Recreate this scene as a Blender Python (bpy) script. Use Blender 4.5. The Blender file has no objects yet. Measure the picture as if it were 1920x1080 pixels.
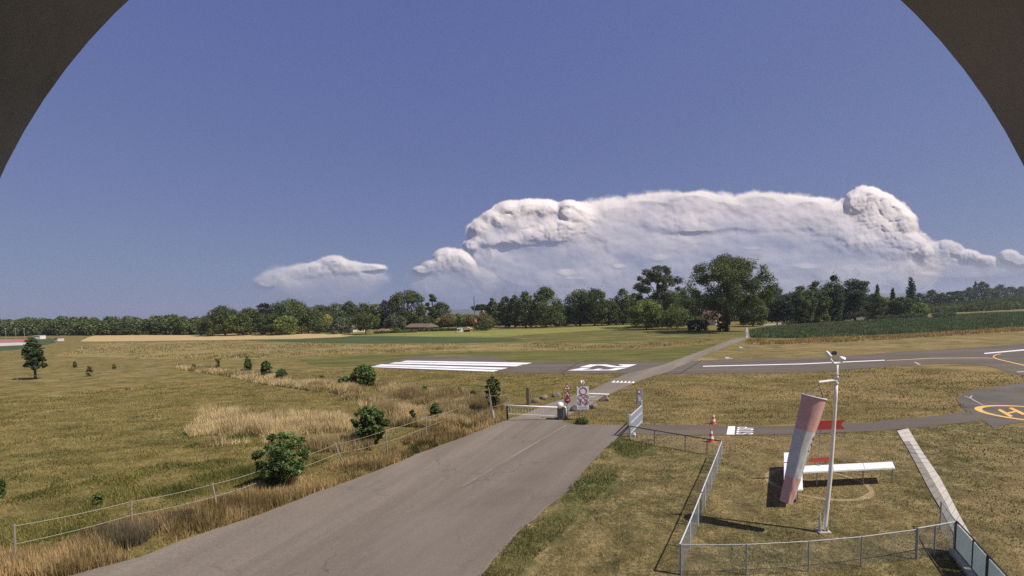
import bpy, bmesh, math, random
import numpy as np
from mathutils import Vector, Matrix
from mathutils.geometry import tessellate_polygon

random.seed(7)
SC = bpy.context.scene
COL = SC.collection

# ------------------------------------------------------------------ camera
F = 900.0                      # focal length in photo pixels (photo 1920 x 1080)
PITCH, ROLL = math.radians(4.5), math.radians(-1.43)
SHIFT = 44.5 + F * math.tan(PITCH)
CAMP = np.array([0.0, 0.0, 8.0])
R_ = (Matrix.Rotation(math.radians(90) - PITCH, 3, 'X') @ Matrix.Rotation(ROLL, 3, 'Z'))
cam_data = bpy.data.cameras.new('camera')
cam = bpy.data.objects.new('camera', cam_data)
COL.objects.link(cam)
cam_data.sensor_width = 36.0
cam_data.lens = 36.0 * F / 1920.0
cam_data.shift_y = SHIFT / 1920.0
cam_data.clip_start = 0.01
cam_data.clip_end = 30000.0
cam.matrix_world = Matrix.Translation(Vector(CAMP)) @ R_.to_4x4()
SC.camera = cam
RM = np.array(R_)
RIGHT, UP, FWD = RM[:, 0], RM[:, 1], -RM[:, 2]

# ------------------------------------------------------------------ light
SUN_AZ = math.radians(111.0)     # clockwise from +Y (view direction)
SUN_EL = math.radians(52.0)
world = bpy.data.worlds.new('World')
SC.world = world
world.use_nodes = True
wn = world.node_tree
wn.nodes.clear()
w_out = wn.nodes.new('ShaderNodeOutputWorld')
w_bg = wn.nodes.new('ShaderNodeBackground')
w_sky = wn.nodes.new('ShaderNodeTexSky')
w_sky.sky_type = 'NISHITA'
w_sky.sun_disc = False
w_sky.sun_elevation = SUN_EL
w_sky.sun_rotation = SUN_AZ
w_sky.altitude = 400
w_sky.air_density = 1.0
w_sky.dust_density = 1.0
w_sky.ozone_density = 3.0
w_bg.inputs['Strength'].default_value = 0.10
w_hs = wn.nodes.new('ShaderNodeHueSaturation')
w_hs.inputs['Saturation'].default_value = 0.9
w_mul = wn.nodes.new('ShaderNodeMix')
w_mul.data_type = 'RGBA'
w_mul.blend_type = 'MULTIPLY'
w_mul.inputs[0].default_value = 1.0
w_mul.inputs[7].default_value = (1.0, 0.86, 1.0, 1)
wn.links.new(w_sky.outputs[0], w_hs.inputs['Color'])
wn.links.new(w_hs.outputs[0], w_mul.inputs[6])
w_gam = wn.nodes.new('ShaderNodeGamma')
w_gam.inputs['Gamma'].default_value = 0.5
w_tint = wn.nodes.new('ShaderNodeMix')
w_tint.data_type = 'RGBA'
w_tint.blend_type = 'MULTIPLY'
w_tint.inputs[0].default_value = 1.0
w_tint.inputs[7].default_value = (0.745, 0.885, 1.38, 1)
wn.links.new(w_mul.outputs[2], w_gam.inputs['Color'])
wn.links.new(w_gam.outputs[0], w_tint.inputs[6])
w_sep = wn.nodes.new('ShaderNodeSeparateColor')
w_pow = wn.nodes.new('ShaderNodeMath')
w_pow.operation = 'POWER'
w_pow.inputs[1].default_value = 0.18
w_kb = wn.nodes.new('ShaderNodeMath')
w_kb.operation = 'MULTIPLY'
w_kb.inputs[1].default_value = 2.22
w_sep2 = wn.nodes.new('ShaderNodeSeparateColor')
w_com = wn.nodes.new('ShaderNodeCombineColor')
wn.links.new(w_mul.outputs[2], w_sep.inputs[0])
wn.links.new(w_sep.outputs[2], w_pow.inputs[0])
wn.links.new(w_pow.outputs[0], w_kb.inputs[0])
wn.links.new(w_tint.outputs[2], w_sep2.inputs[0])
wn.links.new(w_sep2.outputs[0], w_com.inputs[0])
wn.links.new(w_sep2.outputs[1], w_com.inputs[1])
wn.links.new(w_kb.outputs[0], w_com.inputs[2])
wn.links.new(w_com.outputs[0], w_bg.inputs['Color'])
wn.links.new(w_bg.outputs[0], w_out.inputs[0])

sun_d = bpy.data.lights.new('sun', 'SUN')
sun_d.energy = 4.0
sun_d.angle = math.radians(0.5)
sun_d.color = (1.0, 0.94, 0.86)
sun = bpy.data.objects.new('sun', sun_d)
COL.objects.link(sun)
sdir = Vector((math.sin(SUN_AZ) * math.cos(SUN_EL), math.cos(SUN_AZ) * math.cos(SUN_EL), math.sin(SUN_EL)))
sun.rotation_euler = sdir.to_track_quat('Z', 'Y').to_euler()
sun.location = (60, -30, 80)

SC.view_settings.view_transform = 'Standard'
SC.view_settings.look = 'None'
SC.view_settings.exposure = 0.4
SC.view_settings.gamma = 1.0
SC.render.engine = 'CYCLES'
SC.cycles.max_bounces = 5
SC.cycles.diffuse_bounces = 3
SC.cycles.glossy_bounces = 2
SC.cycles.transmission_bounces = 3
SC.cycles.transparent_max_bounces = 12
SC.cycles.use_denoising = False
SC.cycles.sample_clamp_indirect = 4.0

# ------------------------------------------------------------------ measuring: photo pixel -> place
def ray(px, py):
    v = RM @ np.array([(px - 960.0) / F, -(py - 540.0 - SHIFT) / F, -1.0])
    return v

def at(px, py, z=0.0):
    v = ray(px, py)
    t = (z - CAMP[2]) / v[2]
    return CAMP + v * t

def on_plane(px, py, P):
    """point of the upright plane through P that faces the lens"""
    v = ray(px, py)
    t = (P[1] - CAMP[1]) / v[1]
    return CAMP + v * t

def depth(P):
    return float(np.dot(np.asarray(P) - CAMP, FWD))

def mpp(P):
    return depth(P) / F

def rise(P, py):
    """height above P at which the photo row py is met"""
    yc = -(py - 540.0 - SHIFT) / F
    v0 = np.asarray(P) - CAMP
    return float((yc * np.dot(FWD, v0) - np.dot(UP, v0)) / (UP[2] - yc * FWD[2]))

# ------------------------------------------------------------------ materials
def nmat(name):
    m = bpy.data.materials.new(name)
    m.use_nodes = True
    nt = m.node_tree
    b = nt.nodes['Principled BSDF']
    return m, nt, b

def rgba(c):
    return (c[0], c[1], c[2], 1.0)

def ramp(nt, fac, stops):
    r = nt.nodes.new('ShaderNodeValToRGB')
    e = r.color_ramp.elements
    while len(e) < len(stops):
        e.new(0.5)
    for k, (p, c) in enumerate(stops):
        e[k].position = p
        e[k].color = rgba(c)
    nt.links.new(fac, r.inputs['Fac'])
    return r.outputs['Color']

def noise(nt, scale, detail=6, rough=0.6, vec=None, dist=0.0):
    n = nt.nodes.new('ShaderNodeTexNoise')
    n.inputs['Scale'].default_value = scale
    n.inputs['Detail'].default_value = detail
    n.inputs['Roughness'].default_value = rough
    n.inputs['Distortion'].default_value = dist
    if vec is not None:
        nt.links.new(vec, n.inputs['Vector'])
    return n.outputs['Fac']

def worldpos(nt, scale=(1, 1, 1), rot=0.0):
    g = nt.nodes.new('ShaderNodeNewGeometry')
    mp = nt.nodes.new('ShaderNodeMapping')
    mp.inputs['Scale'].default_value = scale
    if rot:            # turn so that x runs along the heading, then stretch
        m0 = nt.nodes.new('ShaderNodeMapping')
        m0.inputs['Rotation'].default_value = (0, 0, -rot)
        nt.links.new(g.outputs['Position'], m0.inputs['Vector'])
        nt.links.new(m0.outputs['Vector'], mp.inputs['Vector'])
    else:
        nt.links.new(g.outputs['Position'], mp.inputs['Vector'])
    return mp.outputs['Vector']

def objpos(nt, scale=(1, 1, 1)):
    g = nt.nodes.new('ShaderNodeTexCoord')
    mp = nt.nodes.new('ShaderNodeMapping')
    mp.inputs['Scale'].default_value = scale
    nt.links.new(g.outputs['Object'], mp.inputs['Vector'])
    return mp.outputs['Vector']

def mixc(nt, fac, a, b, blend='MIX'):
    m = nt.nodes.new('ShaderNodeMix')
    m.data_type = 'RGBA'
    m.blend_type = blend
    for sock, v in ((m.inputs[0], fac), (m.inputs[6], a), (m.inputs[7], b)):
        if isinstance(v, (int, float)):
            sock.default_value = v
        elif isinstance(v, tuple):
            sock.default_value = rgba(v)
        else:
            nt.links.new(v, sock)
    return m.outputs[2]

def bump(nt, b, h, strength=0.5, dist=0.05):
    n = nt.nodes.new('ShaderNodeBump')
    n.inputs['Strength'].default_value = strength
    n.inputs['Distance'].default_value = dist
    nt.links.new(h, n.inputs['Height'])
    nt.links.new(n.outputs[0], b.inputs['Normal'])

def maprange(nt, v, a, b_, c=0.0, d=1.0):
    n = nt.nodes.new('ShaderNodeMapRange')
    n.inputs[1].default_value = a
    n.inputs[2].default_value = b_
    n.inputs[3].default_value = c
    n.inputs[4].default_value = d
    nt.links.new(v, n.inputs[0])
    return n.outputs[0]

def plain(name, c, rough=0.6, metal=0.0, var=0.12, scale=6.0, bumpy=0.0, dirt=None):
    m, nt, b = nmat(name)
    v = objpos(nt)
    n = noise(nt, scale, 6, 0.65, v)
    lo = tuple(x * (1 - var) for x in c)
    hi = tuple(min(1, x * (1 + var)) for x in c)
    col = ramp(nt, n, [(0.3, lo), (0.7, hi)])
    if dirt is not None:
        n2 = noise(nt, scale * 0.45, 7, 0.7, v)
        col = mixc(nt, maprange(nt, n2, 0.52, 0.72), col, dirt)
    nt.links.new(col, b.inputs['Base Color'])
    b.inputs['Roughness'].default_value = rough
    b.inputs['Metallic'].default_value = metal
    if bumpy:
        bump(nt, b, n, bumpy, 0.02)
    return m

def turf(name, dark, mid, light, patch=None, patch_at=(0.5, 0.62), s=0.5, stretch=(1, 1), rot=0.0, rough=0.78, bumps=0.9, blade=None):
    """dry or green ground cover: grain at every size, with larger patches"""
    m, nt, b = nmat(name)
    v = worldpos(nt)
    vs = worldpos(nt, (stretch[0], stretch[1], 1), rot)
    n1 = noise(nt, s, 11, rough, vs)
    n2 = noise(nt, 7.0, 5, 0.75, v)
    add = nt.nodes.new('ShaderNodeMath')
    add.operation = 'MULTIPLY_ADD'
    nt.links.new(n2, add.inputs[0])
    add.inputs[1].default_value = 0.55
    nt.links.new(n1, add.inputs[2])
    sub = nt.nodes.new('ShaderNodeMath')
    sub.operation = 'SUBTRACT'
    nt.links.new(add.outputs[0], sub.inputs[0])
    sub.inputs[1].default_value = 0.275
    f = sub.outputs[0]
    col = ramp(nt, f, [(0.30, dark), (0.50, mid), (0.72, light)])
    if patch is not None:
        n3 = noise(nt, 0.11, 7, 0.62, v, 0.6)
        col = mixc(nt, maprange(nt, n3, patch_at[0], patch_at[1], 0, 0.85), col,
                   ramp(nt, f, [(0.3, tuple(x * 0.62 for x in patch)), (0.52, patch), (0.72, tuple(min(1, x * 1.35) for x in patch))]))
    nt.links.new(col, b.inputs['Base Color'])
    b.inputs['Roughness'].default_value = 0.95
    b.inputs['Specular IOR Level'].default_value = 0.1
    if bumps:
        bump(nt, b, f, bumps, 0.12)
    return m

def asphalt(name, c, streak=(1, 1), rot=0.0, crack=0.0):
    m, nt, b = nmat(name)
    v = worldpos(nt)
    vs = worldpos(nt, (streak[0], streak[1], 1), rot)
    n1 = noise(nt, 0.35, 8, 0.62, vs)
    n2 = noise(nt, 14.0, 4, 0.8, v)
    n3 = noise(nt, 0.12, 5, 0.55, v, 0.8)
    col = ramp(nt, n1, [(0.3, tuple(x * 0.78 for x in c)), (0.5, tuple(x * 1.08 for x in c)), (0.70, tuple(x * 1.42 for x in c))])
    col = mixc(nt, maprange(nt, n2, 0.36, 0.66, 0.0, 0.62), col, tuple(x * 0.55 for x in c))
    col = mixc(nt, maprange(nt, n3, 0.5, 0.7, 0.0, 0.5), col, tuple(x * 1.25 for x in c))
    if crack:
        vo = nt.nodes.new('ShaderNodeTexVoronoi')
        vo.feature = 'DISTANCE_TO_EDGE'
        vo.inputs['Scale'].default_value = crack
        dn = nt.nodes.new('ShaderNodeTexNoise')
        dn.inputs['Scale'].default_value = 0.7
        dn.inputs['Detail'].default_value = 6
        nt.links.new(v, dn.inputs['Vector'])
        va = nt.nodes.new('ShaderNodeVectorMath')
        va.operation = 'MULTIPLY_ADD'
        va.inputs[1].default_value = (3.0, 3.0, 0.0)
        nt.links.new(dn.outputs['Color'], va.inputs[0])
        nt.links.new(v, va.inputs[2])
        nt.links.new(va.outputs[0], vo.inputs['Vector'])
        vm = noise(nt, 0.16, 3, 0.5, v)
        mm_ = nt.nodes.new('ShaderNodeMath')
        mm_.operation = 'MULTIPLY'
        nt.links.new(maprange(nt, vo.outputs['Distance'], 0.0, 0.008, 0.6, 0.0), mm_.inputs[0])
        nt.links.new(maprange(nt, vm, 0.45, 0.6), mm_.inputs[1])
        col = mixc(nt, mm_.outputs[0], col, tuple(x * 0.45 for x in c))
    nt.links.new(col, b.inputs['Base Color'])
    b.inputs['Roughness'].default_value = 0.9
    b.inputs['Specular IOR Level'].default_value = 0.25
    bump(nt, b, n2, 0.25, 0.01)
    return m

def leafmat(name, transl=0.3):
    m = bpy.data.materials.new(name)
    m.use_nodes = True
    nt = m.node_tree
    nt.nodes.clear()
    o = nt.nodes.new('ShaderNodeOutputMaterial')
    a = nt.nodes.new('ShaderNodeAttribute')
    a.attribute_name = 'Col'
    d = nt.nodes.new('ShaderNodeBsdfDiffuse')
    t = nt.nodes.new('ShaderNodeBsdfTranslucent')
    x = nt.nodes.new('ShaderNodeMixShader')
    x.inputs[0].default_value = transl
    nt.links.new(a.outputs['Color'], d.inputs['Color'])
    nt.links.new(a.outputs['Color'], t.inputs['Color'])
    nt.links.new(d.outputs[0], x.inputs[1])
    nt.links.new(t.outputs[0], x.inputs[2])
    nt.links.new(x.outputs[0], o.inputs['Surface'])
    return m

M = {}
M['meadow'] = turf('meadow', (0.045, 0.042, 0.012), (0.165, 0.132, 0.042), (0.34, 0.265, 0.10), patch=(0.25, 0.180, 0.070), patch_at=(0.50, 0.66), s=0.6, stretch=(0.7, 1.0))
M['lawn'] = turf('lawn', (0.036, 0.033, 0.012), (0.145, 0.122, 0.048), (0.42, 0.315, 0.145), patch=(0.255, 0.185, 0.082), patch_at=(0.46, 0.60), s=0.9)
M['dry_lawn'] = turf('dry_lawn', (0.062, 0.052, 0.018), (0.170, 0.132, 0.050), (0.32, 0.235, 0.095), patch=(0.29, 0.205, 0.088), patch_at=(0.45, 0.62), s=0.55, stretch=(0.35, 1.0))
M['green_verge'] = turf('green_verge', (0.030, 0.036, 0.012), (0.095, 0.096, 0.032), (0.24, 0.205, 0.085), patch=(0.23, 0.175, 0.075), patch_at=(0.46, 0.62), s=0.9)
M['tan_grass'] = turf('tan_grass', (0.110, 0.085, 0.030), (0.245, 0.188, 0.075), (0.42, 0.325, 0.145), patch=(0.150, 0.132, 0.046), patch_at=(0.52, 0.66), s=0.5, stretch=(0.35, 1.0))
M['mown_green'] = turf('mown_green', (0.050, 0.055, 0.014), (0.115, 0.112, 0.032), (0.20, 0.175, 0.06), patch=(0.185, 0.150, 0.05), patch_at=(0.5, 0.68), s=0.25, stretch=(0.25, 1.0))
M['wheat'] = turf('wheat', (0.34, 0.245, 0.110), (0.44, 0.325, 0.155), (0.53, 0.40, 0.205), s=0.1, stretch=(0.3, 1.0), bumps=0.2)
M['dark_crop'] = turf('dark_crop', (0.042, 0.056, 0.022), (0.066, 0.088, 0.034), (0.10, 0.118, 0.046), s=0.15, stretch=(0.3, 1.0), bumps=0.3)
M['light_field'] = turf('light_field', (0.10, 0.125, 0.026), (0.19, 0.20, 0.046), (0.28, 0.265, 0.075), patch=(0.29, 0.245, 0.085), patch_at=(0.5, 0.65), s=0.12, stretch=(0.25, 1.0), bumps=0.3)
M['olive_field'] = turf('olive_field', (0.060, 0.064, 0.017), (0.120, 0.112, 0.034), (0.23, 0.19, 0.066), patch=(0.23, 0.18, 0.068), patch_at=(0.52, 0.66), s=0.2, stretch=(0.3, 1.0), bumps=0.4)
M['bare'] = turf('bare_soil', (0.20, 0.15, 0.075), (0.31, 0.235, 0.125), (0.42, 0.33, 0.19), s=1.2, bumps=0.4)
M['road'] = asphalt('road_asphalt', (0.190, 0.156, 0.119), (0.07, 1.3), math.radians(69), 0.16)
M['runway'] = asphalt('runway_asphalt', (0.130, 0.105, 0.080), (0.06, 1.0), math.radians(-3), 0.12)
M['track'] = asphalt('track_asphalt', (0.222, 0.184, 0.140), (0.08, 1.2), math.radians(62))
M['apron'] = asphalt('apron_asphalt', (0.128, 0.108, 0.086), (1, 1), 0.0, 0.22)
M['road_dark'] = asphalt('dark_asphalt', (0.178, 0.146, 0.115), (0.12, 1.1), math.radians(62), 0.13)
M['seam'] = asphalt('seam_asphalt', (0.235, 0.20, 0.175))
M['groove'] = plain('groove', (0.045, 0.038, 0.034), 0.95)
def wornpaint(name, c, under, amount):
    m, nt, b = nmat(name)
    v = worldpos(nt)
    n = noise(nt, 5.0, 8, 0.75, v)
    n2 = noise(nt, 0.5, 5, 0.6, v)
    col = mixc(nt, maprange(nt, n2, 0.4, 0.75, 0.0, 0.25), c, under)
    col = mixc(nt, maprange(nt, n, amount, amount + 0.10, 0.0, 0.75), col, under)
    nt.links.new(col, b.inputs['Base Color'])
    b.inputs['Roughness'].default_value = 0.75
    return m
M['white_mark'] = wornpaint('white_mark', (0.86, 0.85, 0.84), (0.30, 0.27, 0.24), 0.60)
M['worn_mark'] = plain('worn_mark', (0.36, 0.33, 0.29), 0.8, 0, 0.25, 1.0, dirt=(0.20, 0.18, 0.155))
M['yellow_mark'] = wornpaint('yellow_mark', (0.74, 0.44, 0.11), (0.30, 0.22, 0.12), 0.62)
M['pale_yellow'] = plain('pale_yellow', (0.46, 0.34, 0.17), 0.8, 0, 0.2, 0.8)
M['white_paint'] = plain('white_paint', (0.82, 0.82, 0.80), 0.45, 0, 0.05, 4, dirt=(0.66, 0.64, 0.60))
M['cream_pole'] = plain('cream_pole', (0.84, 0.79, 0.67), 0.45, 0, 0.08, 5, dirt=(0.60, 0.54, 0.43))
M['galv'] = plain('galvanised', (0.36, 0.37, 0.355), 0.5, 0.35, 0.18, 12)
M['galv_light'] = plain('galvanised_light', (0.58, 0.61, 0.63), 0.5, 0.2, 0.1, 10)
M['dark_metal'] = plain('dark_metal', (0.055, 0.055, 0.062), 0.5, 0.3, 0.2, 8)
M['wood'] = plain('weathered_wood', (0.27, 0.235, 0.185), 0.9, 0, 0.3, 14, 0.4, dirt=(0.16, 0.14, 0.11))
M['dark_wood'] = plain('dark_wood', (0.10, 0.082, 0.06), 0.9, 0, 0.3, 12, 0.4)
M['tape'] = plain('fence_tape', (0.42, 0.385, 0.31), 0.8, 0, 0.12, 5)
M['sign_white'] = plain('sign_white', (0.74, 0.73, 0.72), 0.5, 0, 0.05, 3)
M['sign_red'] = plain('sign_red', (0.36, 0.025, 0.03), 0.5, 0, 0.1, 4)
M['board_red'] = plain('board_red', (0.40, 0.035, 0.03), 0.55, 0, 0.14, 3, dirt=(0.30, 0.05, 0.04))
M['sign_black'] = plain('sign_black', (0.02, 0.02, 0.022), 0.5, 0, 0.1, 4)
M['sign_grey'] = plain('sign_grey', (0.30, 0.30, 0.33), 0.5, 0, 0.1, 4)
M['cabinet'] = plain('cabinet_green', (0.045, 0.055, 0.052), 0.5, 0.1, 0.15, 5)
M['orange'] = plain('orange_lamp', (0.70, 0.32, 0.04), 0.4, 0, 0.1, 5)
M['cone_orange'] = plain('cone_orange', (0.72, 0.14, 0.07), 0.6, 0, 0.12, 6, dirt=(0.5, 0.14, 0.08))
M['rock'] = plain('rock', (0.23, 0.195, 0.150), 0.9, 0, 0.45, 3.2, 0.8, dirt=(0.14, 0.12, 0.10))
M['rock_dark'] = plain('rock_dark', (0.13, 0.11, 0.115), 0.9, 0, 0.45, 3.2, 0.8)
M['sock_red'] = plain('sock_red', (0.64, 0.365, 0.30), 0.85, 0, 0.10, 3.0, 0.3, dirt=(0.58, 0.33, 0.275))
M['sock_white'] = plain('sock_white', (0.60, 0.575, 0.53), 0.85, 0, 0.08, 2.5, 0.3, dirt=(0.50, 0.485, 0.455))
M['sock_text'] = plain('sock_text', (0.20, 0.19, 0.20), 0.85)
M['panel'] = plain('grey_panel', (0.36, 0.42, 0.41), 0.35, 0, 0.1, 1.2)
def plexi():
    m, nt, b = nmat('frosted_panel')
    nt.nodes.clear()
    o = nt.nodes.new('ShaderNodeOutputMaterial')
    v = objpos(nt)
    n = noise(nt, 0.8, 4, 0.6, v)
    c = ramp(nt, n, [(0.3, (0.50, 0.57, 0.55)), (0.7, (0.60, 0.66, 0.64))])
    t = nt.nodes.new('ShaderNodeBsdfTranslucent')
    d = nt.nodes.new('ShaderNodeBsdfDiffuse')
    x = nt.nodes.new('ShaderNodeMixShader')
    x.inputs[0].default_value = 0.5
    nt.links.new(c, t.inputs['Color'])
    nt.links.new(c, d.inputs['Color'])
    nt.links.new(t.outputs[0], x.inputs[1])
    nt.links.new(d.outputs[0], x.inputs[2])
    nt.links.new(x.outputs[0], o.inputs['Surface'])
    return m
M['panel'] = plexi()
M['concrete'] = plain('concrete', (0.40, 0.365, 0.30), 0.9, 0, 0.18, 4, 0.3, dirt=(0.30, 0.28, 0.22))
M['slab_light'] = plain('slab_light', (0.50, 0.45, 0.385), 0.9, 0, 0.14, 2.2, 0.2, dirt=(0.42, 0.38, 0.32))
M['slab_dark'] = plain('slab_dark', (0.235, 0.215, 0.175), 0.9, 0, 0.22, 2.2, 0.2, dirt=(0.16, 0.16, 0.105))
M['bark'] = plain('bark', (0.085, 0.065, 0.048), 0.95, 0, 0.35, 4, 0.6)
M['leaf'] = leafmat('leaf', 0.38)
M['blade'] = leafmat('blade', 0.25)
M['roof_grey'] = plain('roof_grey', (0.20, 0.18, 0.165), 0.85, 0, 0.2, 1.5)
M['roof_brown'] = plain('roof_brown', (0.155, 0.105, 0.085), 0.85, 0, 0.25, 1.5)
M['roof_red'] = plain('roof_red', (0.24, 0.125, 0.098), 0.85, 0, 0.2, 1.5)
M['wall_cream'] = plain('wall_cream', (0.60, 0.53, 0.43), 0.9, 0, 0.1, 1)
M['wall_white'] = plain('wall_white', (0.74, 0.70, 0.66), 0.9, 0, 0.08, 1)
M['wall_red'] = plain('wall_red', (0.21, 0.10, 0.085), 0.9, 0, 0.2, 2)
M['wall_tan'] = plain('wall_tan', (0.42, 0.32, 0.20), 0.9, 0, 0.12, 2)
M['stone_wall'] = plain('stone_wall', (0.22, 0.185, 0.145), 0.95, 0, 0.4, 2.5, 0.6, dirt=(0.12, 0.11, 0.085))
M['glass_dark'] = plain('glass_dark', (0.03, 0.03, 0.035), 0.15)
M['rig_orange'] = plain('rig_orange', (0.50, 0.12, 0.05), 0.6, 0, 0.15, 2)
M['mast_grey'] = plain('mast_grey', (0.20, 0.21, 0.24), 0.5, 0.3, 0.15, 3)
M['track_red'] = plain('running_track_red', (0.40, 0.12, 0.10), 0.9, 0, 0.15, 0.3)
M['track_pale'] = plain('pale_paving', (0.50, 0.45, 0.39), 0.9, 0, 0.12, 0.3)
M['hood'] = None
M['hill'] = plain('hill_forest', (0.05, 0.07, 0.05), 0.95, 0, 0.3, 0.004)

def hoodmat():
    m, nt, b = nmat('weathered_plastic')
    v = objpos(nt, (18, 18, 5))
    n = noise(nt, 1.6, 8, 0.7, v)
    v2 = objpos(nt, (60, 60, 8))
    n2 = noise(nt, 2.2, 6, 0.75, v2)
    col = ramp(nt, n, [(0.32, (0.155, 0.152, 0.150)), (0.5, (0.235, 0.230, 0.226)), (0.70, (0.32, 0.290, 0.262))])
    col = mixc(nt, maprange(nt, n2, 0.60, 0.72, 0, 0.8), col, (0.14, 0.12, 0.11))
    nt.links.new(col, b.inputs['Base Color'])
    b.inputs['Roughness'].default_value = 0.7
    return m
M['hood'] = hoodmat()

# ------------------------------------------------------------------ mesh helpers
def mesh_np(name, V, Fq, mat, cols=None, smooth=False):
    me = bpy.data.meshes.new(name)
    V = np.asarray(V, dtype=np.float32)
    Fq = np.asarray(Fq, dtype=np.int32)
    n, k = Fq.shape
    me.vertices.add(len(V))
    me.vertices.foreach_set('co', V.ravel())
    me.loops.add(n * k)
    me.loops.foreach_set('vertex_index', Fq.ravel())
    me.polygons.add(n)
    me.polygons.foreach_set('loop_start', np.arange(0, n * k, k, dtype=np.int32))
    me.polygons.foreach_set('loop_total', np.full(n, k, dtype=np.int32))
    if smooth:
        me.polygons.foreach_set('use_smooth', np.ones(n, dtype=bool))
    if cols is not None:
        a = me.color_attributes.new('Col', 'FLOAT_COLOR', 'POINT')
        c4 = np.ones((len(V), 4), dtype=np.float32)
        c4[:, :3] = cols
        a.data.foreach_set('color', c4.ravel())
    me.update(calc_edges=True)
    me.validate()
    if mat is not None:
        me.materials.append(mat)
    return me

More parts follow.
